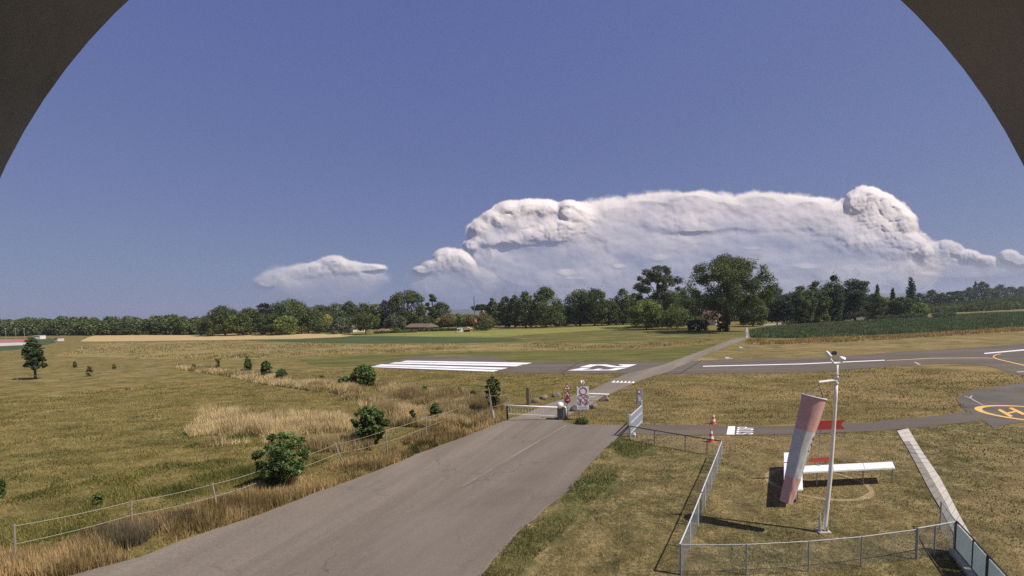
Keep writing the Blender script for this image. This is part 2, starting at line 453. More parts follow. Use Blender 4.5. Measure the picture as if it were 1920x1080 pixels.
class MB:
    def __init__(self):
        self.v, self.f = [], []
    def add(self, vs, fs):
        o = len(self.v)
        self.v += [tuple(float(c) for c in p) for p in vs]
        self.f += [tuple(i + o for i in f) for f in fs]
        return self
    def box(self, c, s, rz=0.0, mat=None):
        sx, sy, sz = s[0] / 2, s[1] / 2, s[2] / 2
        R = mat if mat is not None else Matrix.Rotation(rz, 3, 'Z')
        vs = [Vector(c) + R @ Vector((x * sx, y * sy, z * sz)) for x in (-1, 1) for y in (-1, 1) for z in (-1, 1)]
        return self.add(vs, [(0, 1, 3, 2), (4, 6, 7, 5), (0, 4, 5, 1), (2, 3, 7, 6), (0, 2, 6, 4), (1, 5, 7, 3)])
    def tube(self, pts, r, n=8, cap=True):
        pts = [Vector(p) for p in pts]
        if not hasattr(r, '__len__'):
            r = [r] * len(pts)
        vs, fs = [], []
        ref = None
        for i, p in enumerate(pts):
            d = (pts[min(i + 1, len(pts) - 1)] - pts[max(i - 1, 0)]).normalized()
            if ref is None:
                a = Vector((0, 0, 1)) if abs(d.z) < 0.9 else Vector((1, 0, 0))
            else:
                a = ref
            u = (a - d * a.dot(d)).normalized()
            ref = u
            w = d.cross(u)
            for k in range(n):
                t = 2 * math.pi * k / n
                vs.append(p + (u * math.cos(t) + w * math.sin(t)) * r[i])
        for i in range(len(pts) - 1):
            for k in range(n):
                a, b = i * n + k, i * n + (k + 1) % n
                fs.append((a, b, b + n, a + n))
        if cap:
            fs.append(tuple(range(n - 1, -1, -1)))
            fs.append(tuple(range((len(pts) - 1) * n, len(pts) * n)))
        return self.add(vs, fs)
    def bar(self, a, b, w, h):
        a, b = Vector(a), Vector(b)
        d = (b - a).normalized()
        s = d.cross(Vector((0, 0, 1)))
        s = s.normalized() if s.length > 1e-4 else Vector((1, 0, 0))
        u = s.cross(d)
        vs = []
        for p in (a, b):
            for i, j in ((-1, -1), (1, -1), (1, 1), (-1, 1)):
                vs.append(p + s * (i * w / 2) + u * (j * h / 2))
        return self.add(vs, [(3, 2, 1, 0), (4, 5, 6, 7), (0, 1, 5, 4), (1, 2, 6, 5), (2, 3, 7, 6), (3, 0, 4, 7)])
    def prism(self, poly, t, O, X, Y):
        """flat outline poly (x, y) on the plane O + xX + yY, thickness t along X x Y"""
        O, X, Y = Vector(O), Vector(X).normalized(), Vector(Y).normalized()
        N = X.cross(Y).normalized()
        n = len(poly)
        vs = [O + X * p[0] + Y * p[1] + N * t for p in poly] + [O + X * p[0] + Y * p[1] for p in poly]
        tri = tessellate_polygon([[Vector((p[0], p[1], 0)) for p in poly]])
        area = sum(poly[i][0] * poly[(i + 1) % n][1] - poly[(i + 1) % n][0] * poly[i][1] for i in range(n))
        fs = []
        for a, b, c in tri:
            ar = (poly[b][0] - poly[a][0]) * (poly[c][1] - poly[a][1]) - (poly[c][0] - poly[a][0]) * (poly[b][1] - poly[a][1])
            f = (a, b, c) if ar > 0 else (a, c, b)
            fs.append(f)
            fs.append(tuple(i + n for i in reversed(f)))
        for i in range(n):
            j = (i + 1) % n
            fs.append((i, i + n, j + n, j) if area > 0 else (j, j + n, i + n, i))
        return self.add(vs, fs)
    def ring(self, r0, r1, t, O, X, Y, n=32):
        O, X, Y = Vector(O), Vector(X).normalized(), Vector(Y).normalized()
        N = X.cross(Y).normalized()
        vs, fs = [], []
        for k in range(n):
            c, s = math.cos(2 * math.pi * k / n), math.sin(2 * math.pi * k / n)
            d = X * c + Y * s
            vs += [O + d * r0 + N * t, O + d * r1 + N * t, O + d * r1, O + d * r0]
        for k in range(n):
            a, b = 4 * k, 4 * ((k + 1) % n)
            for i in range(4):
                j = (i + 1) % 4
                fs.append((a + i, a + j, b + j, b + i))
        return self.add(vs, fs)
    def lathe(self, prof, O, n=20):
        """profile [(r, z)] turned about the upright through O"""
        O = Vector(O)
        vs, fs = [], []
        for r, z in prof:
            for k in range(n):
                t = 2 * math.pi * k / n
                vs.append(O + Vector((r * math.cos(t), r * math.sin(t), z)))
        for i in range(len(prof) - 1):
            for k in range(n):
                a, b = i * n + k, i * n + (k + 1) % n
                fs.append((a, b, b + n, a + n))
        fs.append(tuple(range(n - 1, -1, -1)))
        fs.append(tuple(range((len(prof) - 1) * n, len(prof) * n)))
        return self.add(vs, fs)
    def build(self, name, mat, parent=None, smooth=False, origin=None, bevel=0.0):
        me = bpy.data.meshes.new(name)
        v = self.v
        off = Vector((0, 0, 0))
        if parent is not None:
            off = Vector(parent.location)
        elif origin is not None:
            off = Vector(origin)
        me.from_pydata([tuple(Vector(p) - off) for p in v], [], self.f)
        me.materials.append(M[mat] if isinstance(mat, str) else mat)
        if smooth:
            me.polygons.foreach_set('use_smooth', [True] * len(me.polygons))
        o = bpy.data.objects.new(name, me)
        COL.objects.link(o)
        if parent is not None:
            o.parent = parent
        elif origin is not None:
            o.location = off
        if bevel:
            bv = o.modifiers.new('bevel', 'BEVEL')
            bv.width = bevel
            bv.segments = 2
        return o

def tag(o, label=None, cat=None, group=None, kind=None):
    if label:
        o['label'] = label
    if cat:
        o['category'] = cat
    if group:
        o['group'] = group
    if kind:
        o['kind'] = kind
    return o

def thing(name, loc, label, cat, group=None):
    o = bpy.data.objects.new(name, None)
    o.empty_display_size = 0.3
    COL.objects.link(o)
    o.location = tuple(float(c) for c in loc)
    return tag(o, label, cat, group)

def sub(name, mb, mat, part, root, **k):
    """a sub-part: a child of a part"""
    o = mb.build(name, mat, root, **k)
    o.parent = part
    return o

# value noise for outlines and scattering
_rs = np.random.RandomState(3)
_tab = _rs.rand(256, 256)
def vnoise(x, y):
    xi, yi = np.floor(x).astype(int), np.floor(y).astype(int)
    fx, fy = x - xi, y - yi
    fx, fy = fx * fx * (3 - 2 * fx), fy * fy * (3 - 2 * fy)
    g = lambda a, b: _tab[a % 256, b % 256]
    return (g(xi, yi) * (1 - fx) + g(xi + 1, yi) * fx) * (1 - fy) + (g(xi, yi + 1) * (1 - fx) + g(xi + 1, yi + 1) * fx) * fy
def fbm(x, y, o=4):
    s, a, t = 0, 1.0, 0
    for _ in range(o):
        s = s + vnoise(x, y) * a
        t += a
        a *= 0.5
        x, y = x * 2.03 + 17.1, y * 2.03 + 9.7
    return s / t

# ------------------------------------------------------------------ ground and fields
def sheet(name, pts, z, mat, rag=0.0, step=1.0):
    """a ground cover laid flat: outline pts [(x, y)], edge broken up by rag metres"""
    P = []
    n = len(pts)
    for i in range(n):
        a, b = np.array(pts[i][:2], float), np.array(pts[(i + 1) % n][:2], float)
        L = np.linalg.norm(b - a)
        da = math.hypot(*((a + b) / 2))
        k = max(1, min(120, int(L / (step * max(1, da / 40)))))
        nrm = np.array([-(b - a)[1], (b - a)[0]]) / max(L, 1e-6)
        for j in range(k):
            q = a + (b - a) * j / k
            if rag and j > 0:
                q = q + nrm * rag * 2 * (fbm(np.array([q[0] * 0.9]), np.array([q[1] * 0.9]), 4)[0] - 0.5)
            P.append((q[0], q[1], z))
    tri = tessellate_polygon([[Vector((p[0], p[1], 0)) for p in P]])
    F_ = []
    for a, b, c in tri:
        ar = (P[b][0] - P[a][0]) * (P[c][1] - P[a][1]) - (P[c][0] - P[a][0]) * (P[b][1] - P[a][1])
        F_.append((a, b, c) if ar > 0 else (a, c, b))
    me = bpy.data.meshes.new(name)
    me.from_pydata(P, [], F_)
    me.materials.append(M[mat])
    o = bpy.data.objects.new(name, me)
    COL.objects.link(o)
    o['kind'] = 'structure'
    return o

def gp(pix):
    return [tuple(at(px, py)[:2]) for px, py in pix]

def psheet(name, pix, z, mat, rag=0.0, step=1.0):
    return sheet(name, gp(pix), z, mat, rag, step)

sheet('ground', [(-9000, -600), (9000, -600), (9000, 9000), (-9000, 9000)], 0.0, 'meadow')

psheet('wheat_field', [(150, 640), (165, 632.5), (180, 628.3), (400, 627), (560, 624.5), (640, 626.5), (664, 629), (640, 632), (560, 635), (430, 637.2), (250, 639.6), (180, 640.4)], 0.016, 'wheat', 0.8, 4)
psheet('crop_field', [(455, 638.2), (560, 636), (655, 630.6), (720, 630), (850, 632), (960, 634), (985, 637), (960, 640), (850, 643), (700, 644.5), (600, 643.5), (520, 640.5)], 0.012, 'dark_crop', 1.0, 4)
psheet('pasture_field', [(655, 630), (690, 625), (740, 623), (850, 621), (1000, 617), (1100, 612.5), (1190, 608.5), (1205, 613), (1150, 617), (1000, 627), (930, 632), (850, 632), (720, 630)], 0.008, 'light_field', 1.0, 4)
psheet('mown_field', [(850, 643), (985, 637), (960, 634), (930, 632), (1000, 627), (1150, 617), (1205, 613), (1260, 615), (1400, 621), (1400, 632), (1340, 640), (1200, 645), (1000, 644)], 0.008, 'olive_field', 1.0, 4)
psheet('dry_grass_field', [(100, 668), (180, 645), (430, 639), (520, 641.5), (700, 645), (1000, 644), (1200, 644), (1330, 638), (1340, 641), (1200, 654), (1000, 656.5), (800, 659), (600, 666), (420, 676), (250, 672)], 0.012, 'tan_grass', 1.0, 3)
psheet('mown_strip_field', [(560, 676), (640, 668), (780, 664), (900, 660), (1100, 657), (1250, 652), (1345, 644), (1330, 655), (1290, 668), (1255, 679), (1090, 680), (960, 679), (925, 671), (777, 669), (690, 686), (600, 688)], 0.016, 'mown_green', 0.7, 2)
psheet('maize_field', [(1408, 634), (1404, 620), (1450, 612), (1560, 604), (1700, 596), (1800, 589), (1930, 582), (2120, 573), (2120, 600), (1920, 613), (1800, 621), (1640, 629), (1500, 635)], 0.012, 'dark_crop', 1.0, 3)
psheet('tall_grass_field', [(1396, 645), (1400, 636), (1500, 635), (1640, 629), (1800, 621), (1920, 613), (2120, 600), (2120, 608), (1920, 621.5), (1640, 640), (1440, 647.5)], 0.016, 'tan_grass', 0.6, 2)
psheet('mown_lawn', [(1290, 680), (1345, 656), (1396, 645), (1440, 647.5), (1640, 640), (1920, 621.5), (2120, 608), (2120, 640), (1920, 648), (1640, 668), (1440, 675)], 0.008, 'dry_lawn', 0.5, 2)
psheet('dry_lawn', [(1060, 785), (1100, 762), (1145, 737), (1200, 712), (1245, 702), (1400, 698), (1560, 695), (1665, 686), (1775, 680), (1825, 681), (1860, 686), (1925, 706), (1925, 722), (1858, 731), (1823, 735), (1795, 750), (1815, 775), (1746, 783), (1633, 795), (1481, 802), (1380, 803), (1205, 800), (1110, 800), (1075, 798)], 0.004, 'dry_lawn', 0.0, 1)
psheet('lawn', [(1150, 806), (1380, 812), (1640, 806), (1746, 797), (1842, 786), (1870, 800), (1900, 792), (2200, 770), (2500, 1100), (2300, 1500), (700, 1500), (880, 1080), (1000, 960), (1090, 880)], 0.004, 'lawn', 0.0, 1)
psheet('green_verge', [(1165, 818), (1240, 836), (1200, 870), (1150, 915), (1110, 960), (1060, 1010), (1010, 1060), (960, 1130), (860, 1130), (905, 1080), (940, 1040), (975, 997), (1005, 972), (1057, 928), (1100, 878), (1140, 836)], 0.008, 'green_verge', 1.1, 0.3)
psheet('sports_lawn', [(-160, 668), (0, 658), (45, 655), (100, 644), (112, 638), (90, 634), (-160, 634)], 0.012, 'dark_crop', 0.8, 4)
psheet('sports_track_road', [(-160, 646), (0, 642.5), (40, 641.5), (58, 638.5), (52, 635.5), (0, 636), (-160, 636.5)], 0.020, 'track_red', 0.3, 4)
psheet('sports_path', [(-160, 652), (0, 649), (60, 646.5), (68, 643), (40, 642), (0, 643), (-160, 646.5)], 0.024, 'track_pale', 0.3, 4)

# runway, track, taxiway, apron, road
RUNWAY = [(688, 687), (735, 677), (777, 669), (860, 669.5), (925, 670), (955, 678), (1090, 679), (1260, 678), (1320, 676), (1440, 672.5), (1560, 669.5), (1665, 661.5), (1790, 654), (1920, 645), (2100, 633), (2150, 780), (1922, 706), (1890, 697), (1850, 686), (1820, 682.5), (1775, 681.5), (1665, 687.5), (1560, 696), (1440, 699.5), (1300, 701), (1190, 701), (1090, 700.5), (1050, 700.5), (935, 698.5), (820, 694.5), (720, 691)]
psheet('runway', RUNWAY, 0.024, 'runway', 0.10, 0.6)
psheet('gravel_track_road', [(966, 783), (985, 776), (1030, 757), (1105, 733), (1145, 713), (1180, 700), (1242, 685), (1262, 677), (1305, 662), (1355, 643), (1385, 633), (1403, 632), (1392, 639), (1355, 653), (1320, 668), (1295, 678), (1250, 698), (1230, 705), (1195, 716), (1150, 736), (1100, 761), (1062, 781), (1052, 791)], 0.028, 'track', 0.12, 0.5)
psheet('taxiway_road', [(1150, 800), (1205, 797.5), (1300, 797.5), (1380, 800), (1481, 799), (1633, 792), (1746, 781), (1822, 771), (1850, 788), (1746, 800), (1640, 809), (1481, 815.5), (1380, 817), (1250, 816), (1190, 813.5), (1150, 815)], 0.024, 'runway', 0.06, 0.4)
psheet('helipad_apron_road', [(1791, 748.5), (1823, 731.5), (1858, 727.5), (1920, 718.5), (2100, 695), (2160, 782), (1925, 792), (1900, 794.5), (1864, 803), (1840, 789), (1812, 773)], 0.028, 'apron', 0.12, 0.5)
ROAD_L = [(-260, 1220), (-60, 1130), (125, 1083), (262, 1046), (340, 1015), (425, 987), (510, 957), (592, 925), (660, 902), (735, 872), (825, 836), (880, 816), (940, 792), (966, 782)]
ROAD_R = [(1052, 790), (1075, 796), (1110, 797.5), (1177, 798.5), (1177, 813), (1160, 820), (1140, 838), (1100, 880), (1057, 930), (1005, 975), (975, 997), (927, 1049), (900, 1083), (790, 1220)]
psheet('access_road', ROAD_L + ROAD_R, 0.032, 'road', 0.16, 0.22)
psheet('road_seam_marking', [(1062, 797), (1065, 797), (975, 850), (905, 893), (868, 914), (863, 914), (900, 892), (970, 850)], 0.038, 'seam', 0.03, 0.4)
psheet('relaid_road', [(1066, 797.5), (1110, 798.5), (1175, 800), (1172, 812), (1155, 822), (1134, 840), (1095, 882), (1052, 931), (1000, 976), (970, 998), (922, 1049), (896, 1083), (800, 1210), (420, 1210), (560, 1083), (700, 1000), (860, 916), (905, 894), (975, 851)], 0.034, 'road_dark', 0.25, 0.3)
psheet('runway_joint_marking', [(1050, 701), (1053, 701), (1088, 679), (1086, 679)], 0.030, 'groove', 0.0)
psheet('track_joint_marking', [(1271, 702), (1274.5, 702), (1318, 676), (1315.5, 676)], 0.034, 'groove', 0.0)

ZM = 0.036
def mark(name, pix, mat='white_mark', z=ZM):
    return psheet(name, pix, z, mat)
for q in ([(762, 676.5), (998, 680.6), (986, 683.4), (751, 678.6)], [(742, 679.6), (981, 683.9), (967, 687.2), (729, 682.0)],
          [(715, 683.4), (953, 690), (940, 693.0), (702, 686.0)], [(708, 687.2), (936, 694.2), (925, 697.2), (686, 688.0)]):
    mark('threshold_marking', q)
mark('runway_line_marking', [(1318, 686.5), (1500, 682.2), (1659, 675.2), (1659, 676.4), (1500, 683.6), (1318, 687.9)])
mark('runway_line_marking', [(1845, 662.3), (1925, 655.0), (1925, 657), (1846, 664)])
mark('hold_line_marking', [(1713, 679.4), (1717, 679), (1727, 683.8), (1722, 684.6)], 'worn_mark')
mark('hold_line_marking', [(1905, 697), (1925, 696), (1925, 698.5), (1908, 698.8)], 'worn_mark')
mark('taxi_line_marking', [(1662, 676), (1750, 671.4), (1845, 670.8), (1862, 671.6), (1862, 672.6), (1845, 671.9), (1750, 672.6), (1662, 677)], 'pale_yellow')
mark('taxi_line_marking', [(1877, 663.2), (1866, 665.2), (1861.5, 668.2), (1862, 671.0), (1868, 673.8), (1885, 678), (1925, 687.3), (1925, 685.7), (1885, 676.6), (1870, 672.8), (1864.5, 670.3), (1864, 668.4), (1868, 666), (1877, 664.3)], 'yellow_mark', ZM + 0.004)
mark('stop_line_marking', [(1365.5, 800.2), (1378.5, 800.2), (1377, 815.8), (1362, 815.8)])
# row of give-way teeth where the track meets the runway
A0, A1 = at(1146, 717.5), at(1190, 718.8)
B0 = at(1150, 713.6)
for k in range(6):
    t0, t1 = k / 6.0, (k + 0.92) / 6.0
    p0, p1 = A0 + (A1 - A0) * t0, A0 + (A1 - A0) * t1
    p2 = (p0 + p1) / 2 + (B0 - A0)
    sheet('give_way_marking', [p0[:2], p1[:2], p2[:2]], ZM, 'white_mark')

# runway number and STOP in paint: strokes on a unit letter, laid along the ground
GL = {
    '2': [[(0.02, 0.70), (0.05, 0.88), (0.22, 1.0), (0.78, 1.0), (0.97, 0.88), (1.0, 0.70), (0.92, 0.56), (0.30, 0.26), (0.26, 0.16), (1.0, 0.16), (1.0, 0.0), (0.0, 0.0), (0.0, 0.22), (0.10, 0.34), (0.68, 0.62), (0.73, 0.72), (0.66, 0.84), (0.36, 0.84), (0.28, 0.70)]],
    '3': [[(0.0, 1.0), (1.0, 1.0), (1.0, 0.86), (0.60, 0.62), (0.86, 0.56), (1.0, 0.42), (1.0, 0.18), (0.84, 0.04), (0.70, 0.0), (0.22, 0.0), (0.04, 0.10), (0.0, 0.28), (0.27, 0.28), (0.34, 0.16), (0.64, 0.16), (0.72, 0.24), (0.72, 0.38), (0.62, 0.46), (0.22, 0.46), (0.22, 0.58), (0.58, 0.84), (0.0, 0.84)]],
    'S': [[(1.0, 0.72), (0.97, 0.92), (0.80, 1.0), (0.20, 1.0), (0.03, 0.92), (0.0, 0.72), (0.06, 0.56), (0.72, 0.36), (0.74, 0.20), (0.64, 0.12), (0.34, 0.12), (0.26, 0.20), (0.26, 0.28), (0.0, 0.28), (0.03, 0.08), (0.20, 0.0), (0.80, 0.0), (0.97, 0.08), (1.0, 0.30), (0.92, 0.46), (0.28, 0.66), (0.26, 0.80), (0.34, 0.88), (0.66, 0.88), (0.74, 0.80), (0.74, 0.72)]],
    'T': [[(0.36, 0.0), (0.64, 0.0), (0.64, 0.86), (1.0, 0.86), (1.0, 1.0), (0.0, 1.0), (0.0, 0.86), (0.36, 0.86)]],
    'O': [[(0.0, 0.16), (0.10, 0.04), (0.26, 0.0), (0.74, 0.0), (0.90, 0.04), (1.0, 0.16), (1.0, 0.84), (0.90, 0.96), (0.74, 1.0), (0.26, 1.0), (0.10, 0.96), (0.0, 0.84), (0.0, 0.5), (0.27, 0.5), (0.27, 0.82), (0.38, 0.88), (0.62, 0.88), (0.73, 0.82), (0.73, 0.18), (0.62, 0.12), (0.38, 0.12), (0.27, 0.18), (0.27, 0.48), (0.0, 0.48)]],
    'P': [[(0.0, 0.0), (0.27, 0.0), (0.27, 0.40), (0.78, 0.40), (0.95, 0.48), (1.0, 0.60), (1.0, 0.82), (0.95, 0.94), (0.78, 1.0), (0.27, 1.0), (0.27, 0.88), (0.64, 0.88), (0.73, 0.82), (0.73, 0.58), (0.64, 0.52), (0.27, 0.52), (0.27, 0.88), (0.27, 1.0), (0.0, 1.0)]],
}
GL['2'] = [[(0, .66), (0, 1), (1, 1), (1, .66), (.36, .31), (.36, .22), (1, .22), (1, 0), (0, 0), (0, .36), (.64, .70), (.64, .78), (.30, .78), (.30, .66)]]
GL['3'] = [[(0, 1), (1, 1), (1, 0), (0, 0), (0, .22), (.70, .22), (.70, .45), (.32, .45), (.32, .57), (.70, .57), (.70, .78), (0, .78)]]
GL['P'] = [[(0.0, 0.0), (0.27, 0.0), (0.27, 0.40), (0.78, 0.40), (0.95, 0.48), (1.0, 0.60), (1.0, 0.82), (0.95, 0.94), (0.78, 1.0), (0.0, 1.0), (0.0, 0.7), (0.27, 0.7), (0.27, 0.88), (0.64, 0.88), (0.73, 0.82), (0.73, 0.58), (0.64, 0.52), (0.27, 0.52), (0.27, 0.68), (0.0, 0.68)]]
def glyph(name, ch, BL, BR, TL, z=ZM, mat='white_mark'):
    """letter on the ground: BL, BR, TL are the places of its corners"""
    BL, BR, TL = (np.array(p[:2]) for p in (BL, BR, TL))
    for o in GL[ch]:
        sheet(name, [tuple(BL + (BR - BL) * x + (TL - BL) * y) for x, y in o], z, mat)
glyph('runway_number_marking', '2', at(1106, 683.8), at(1086, 689.0), at(1194, 683.6))
glyph('runway_number_marking', '3', at(1090, 690.4), at(1064, 695.2), at(1176, 690.0))
for k, ch in enumerate('STOP'):
    u0, u1 = k / 4.0 + 0.015, (k + 0.80) / 4.0
    lo0, hi0 = at(1412, 815.5), at(1413, 800.8)
    lo1, hi1 = at(1380, 815.5), at(1383, 800.8)
    # the reader drives toward -x: S lies nearest the lens, letter tops toward the stop line
    BLp = lo0 + (hi0 - lo0) * u0
    BRp = lo0 + (hi0 - lo0) * u1
    TLp = lo1 + (hi1 - lo1) * u0
    glyph('stop_word_marking', ch, BLp, BRp, TLp)
# helipad circle and H
HC = at(1944, 777.0)
HR0 = 0.5 * float(np.linalg.norm(at(1826.5, 773.5)[:2] - HC[:2])) + 0.5 * float(np.linalg.norm(at(1903, 793)[:2] - at(1903, 757.3)[:2])) / 2
def px_of(P):
    v = np.asarray(P) - CAMP
    z = np.dot(FWD, v)
    return 960 + F * np.dot(RIGHT, v) / z, 540 + SHIFT - F * np.dot(UP, v) / z
HR = min(np.arange(1.5, 6, 0.02), key=lambda r_: abs(min(px_of(HC + np.array([r_ * math.cos(a), r_ * math.sin(a), 0]))[0] for a in np.linspace(2, 4.3, 40)) - 1827))
def ringsheet(name, c, r0, r1, z, mat, n=72, rag=0.0):
    V, Q = [], []
    for k in range(n):
        t = 2 * math.pi * k / n
        j0 = rag * (fbm(np.array([math.cos(t) * 3 + 9]), np.array([math.sin(t) * 3 + 4]))[0] - 0.5)
        j1 = rag * (fbm(np.array([math.cos(t) * 4 + 31]), np.array([math.sin(t) * 4 + 7]))[0] - 0.5)
        V += [(c[0] + (r0 + j0) * math.cos(t), c[1] + (r0 + j0) * math.sin(t), z), (c[0] + (r1 + j1) * math.cos(t), c[1] + (r1 + j1) * math.sin(t), z)]
    for k in range(n):
        a, b = 2 * k, 2 * ((k + 1) % n)
        Q.append((a, a + 1, b + 1, b))
    me = bpy.data.meshes.new(name)
    me.from_pydata(V, [], Q)
    me.materials.append(M[mat])
    o = bpy.data.objects.new(name, me)
    COL.objects.link(o)
    o['kind'] = 'structure'
    return o
ringsheet('helipad_circle_marking', HC, HR * 0.87, HR, 0.034, 'yellow_mark')
for q in ([(1870, 769.2), (1876, 768.0), (1900, 781.2), (1893, 782.8)], [(1891, 766.2), (1897, 764.8), (1925, 777.4), (1925, 778.8), (1916, 778.6)], [(1885.5, 774.8), (1904, 771.0), (1907.5, 772.8), (1889, 777.0)]):
    mark('helipad_letter_marking', q, 'yellow_mark', 0.038 if q[0][0] != 1885.5 else 0.034)
mark('apron_line_marking', [(1808, 743.5), (1818, 747), (1826, 752), (1842, 760.5), (1844, 759.8), (1828, 751.2), (1821, 747.2), (1824, 742), (1822, 741.8), (1817, 745.4), (1809, 742.9)], 'worn_mark', 0.034)
# worn ring of bare soil round the wind tee
TC = at(1531, 905)
ringsheet('bare_soil_path', (at(1440, 906) + at(1625, 906)) / 2, 1.86, 2.07, 0.010, 'bare', 90, 0.22)
psheet('bare_soil_path', [(66, 712), (110, 711), (112, 714.5), (60, 716)], 0.006, 'tan_grass', 0.2, 0.4)
psheet('bare_soil_path', [(70, 739), (110, 734), (150, 737), (140, 743), (95, 745)], 0.006, 'tan_grass', 0.4, 0.4)

# concrete slab path by the fence
SLAB_L = [(1682, 808.5), (1694, 829), (1706, 850), (1722, 880), (1741, 917), (1762, 953), (1783, 992), (1812, 1046)]
SLAB_R = [(1703, 804), (1717, 828), (1733, 854), (1749, 877), (1764, 900), (1780, 930), (1799, 968), (1830, 1022)]
n = len(SLAB_L)
L3, R3 = [at(*p) for p in SLAB_L], [at(*p) for p in SLAB_R]
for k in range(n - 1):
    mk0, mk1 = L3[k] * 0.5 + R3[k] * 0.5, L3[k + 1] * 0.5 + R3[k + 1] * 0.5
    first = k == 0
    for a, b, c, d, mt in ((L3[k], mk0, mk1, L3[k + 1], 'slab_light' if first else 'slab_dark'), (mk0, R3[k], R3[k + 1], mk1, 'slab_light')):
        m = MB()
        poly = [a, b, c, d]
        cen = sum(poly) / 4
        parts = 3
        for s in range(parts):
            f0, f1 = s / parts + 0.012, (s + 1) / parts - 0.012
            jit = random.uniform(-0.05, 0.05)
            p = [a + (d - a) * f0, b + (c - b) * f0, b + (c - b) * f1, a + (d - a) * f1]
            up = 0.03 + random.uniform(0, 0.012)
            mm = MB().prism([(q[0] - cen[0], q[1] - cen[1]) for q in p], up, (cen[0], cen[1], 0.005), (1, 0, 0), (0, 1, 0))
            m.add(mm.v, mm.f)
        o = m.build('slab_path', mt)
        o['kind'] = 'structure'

# ------------------------------------------------------------------ foliage
rng = np.random.RandomState(11)

def leaves(lobes, n, size, cols, seed=0, lobe_var=(0.72, 1.3), inner=0.15, aspect=1.25, flat=0.0, droop=0.0):
    """leaf clumps spread through ellipsoid lobes (cx, cy, cz, rx, ry, rz): returns V, F, C"""
    r = np.random.RandomState(seed)
    L = np.array(lobes, float)
    w = (L[:, 3] * L[:, 4] + L[:, 3] * L[:, 5] + L[:, 4] * L[:, 5])
    w = w / w.sum()
    idx = r.choice(len(L), n, p=w)
    d = r.normal(size=(n, 3))
    d /= np.linalg.norm(d, axis=1)[:, None]
    rad = np.where(r.rand(n) < inner, r.uniform(0.3, 0.8, n), r.normal(0.94, 0.15, n))
    # rough lobe surface
    rad *= 0.86 + 0.32 * vnoise(d[:, 0] * 2.2 + idx * 3.7 + 40, d[:, 2] * 2.2 + d[:, 1] * 2.0 + 90)
    P = L[idx, :3] + d * L[idx, 3:6] * rad[:, None]
    nrm = d / L[idx, 3:6]
    nrm /= np.linalg.norm(nrm, axis=1)[:, None]
    nn = nrm * 0.75 + r.normal(size=(n, 3)) * 0.55 + np.array([0, 0, 0.40 + flat])
    nn /= np.linalg.norm(nn, axis=1)[:, None]
    a = np.cross(nn, r.normal(size=(n, 3)))
    a /= np.maximum(np.linalg.norm(a, axis=1), 1e-6)[:, None]
    b = np.cross(nn, a)
    s = size * r.uniform(0.55, 1.35, n)
    sa, sb = (s * 0.5 * aspect)[:, None], (s * 0.5 / aspect * 1.25)[:, None]
    k1, k2 = r.uniform(0.2, 0.6, n)[:, None], r.uniform(-0.3, 0.3, n)[:, None]
    V = np.stack([P - a * sa, P + b * sb + a * sa * k2, P + a * sa, P - b * sb * k1 * 1.6 - a * sa * k2], axis=1).reshape(-1, 3)
    Fq = np.arange(4 * n).reshape(n, 4)
    pal = np.array(cols, float)
    lobe_t = r.uniform(lobe_var[0], lobe_var[1], len(L))
    pick = pal[r.choice(len(pal), n)]
    c = pick * (r.uniform(0.6, 1.45, n) * lobe_t[idx])[:, None]
    C = np.repeat(c, 4, axis=0)
    return V, Fq, C

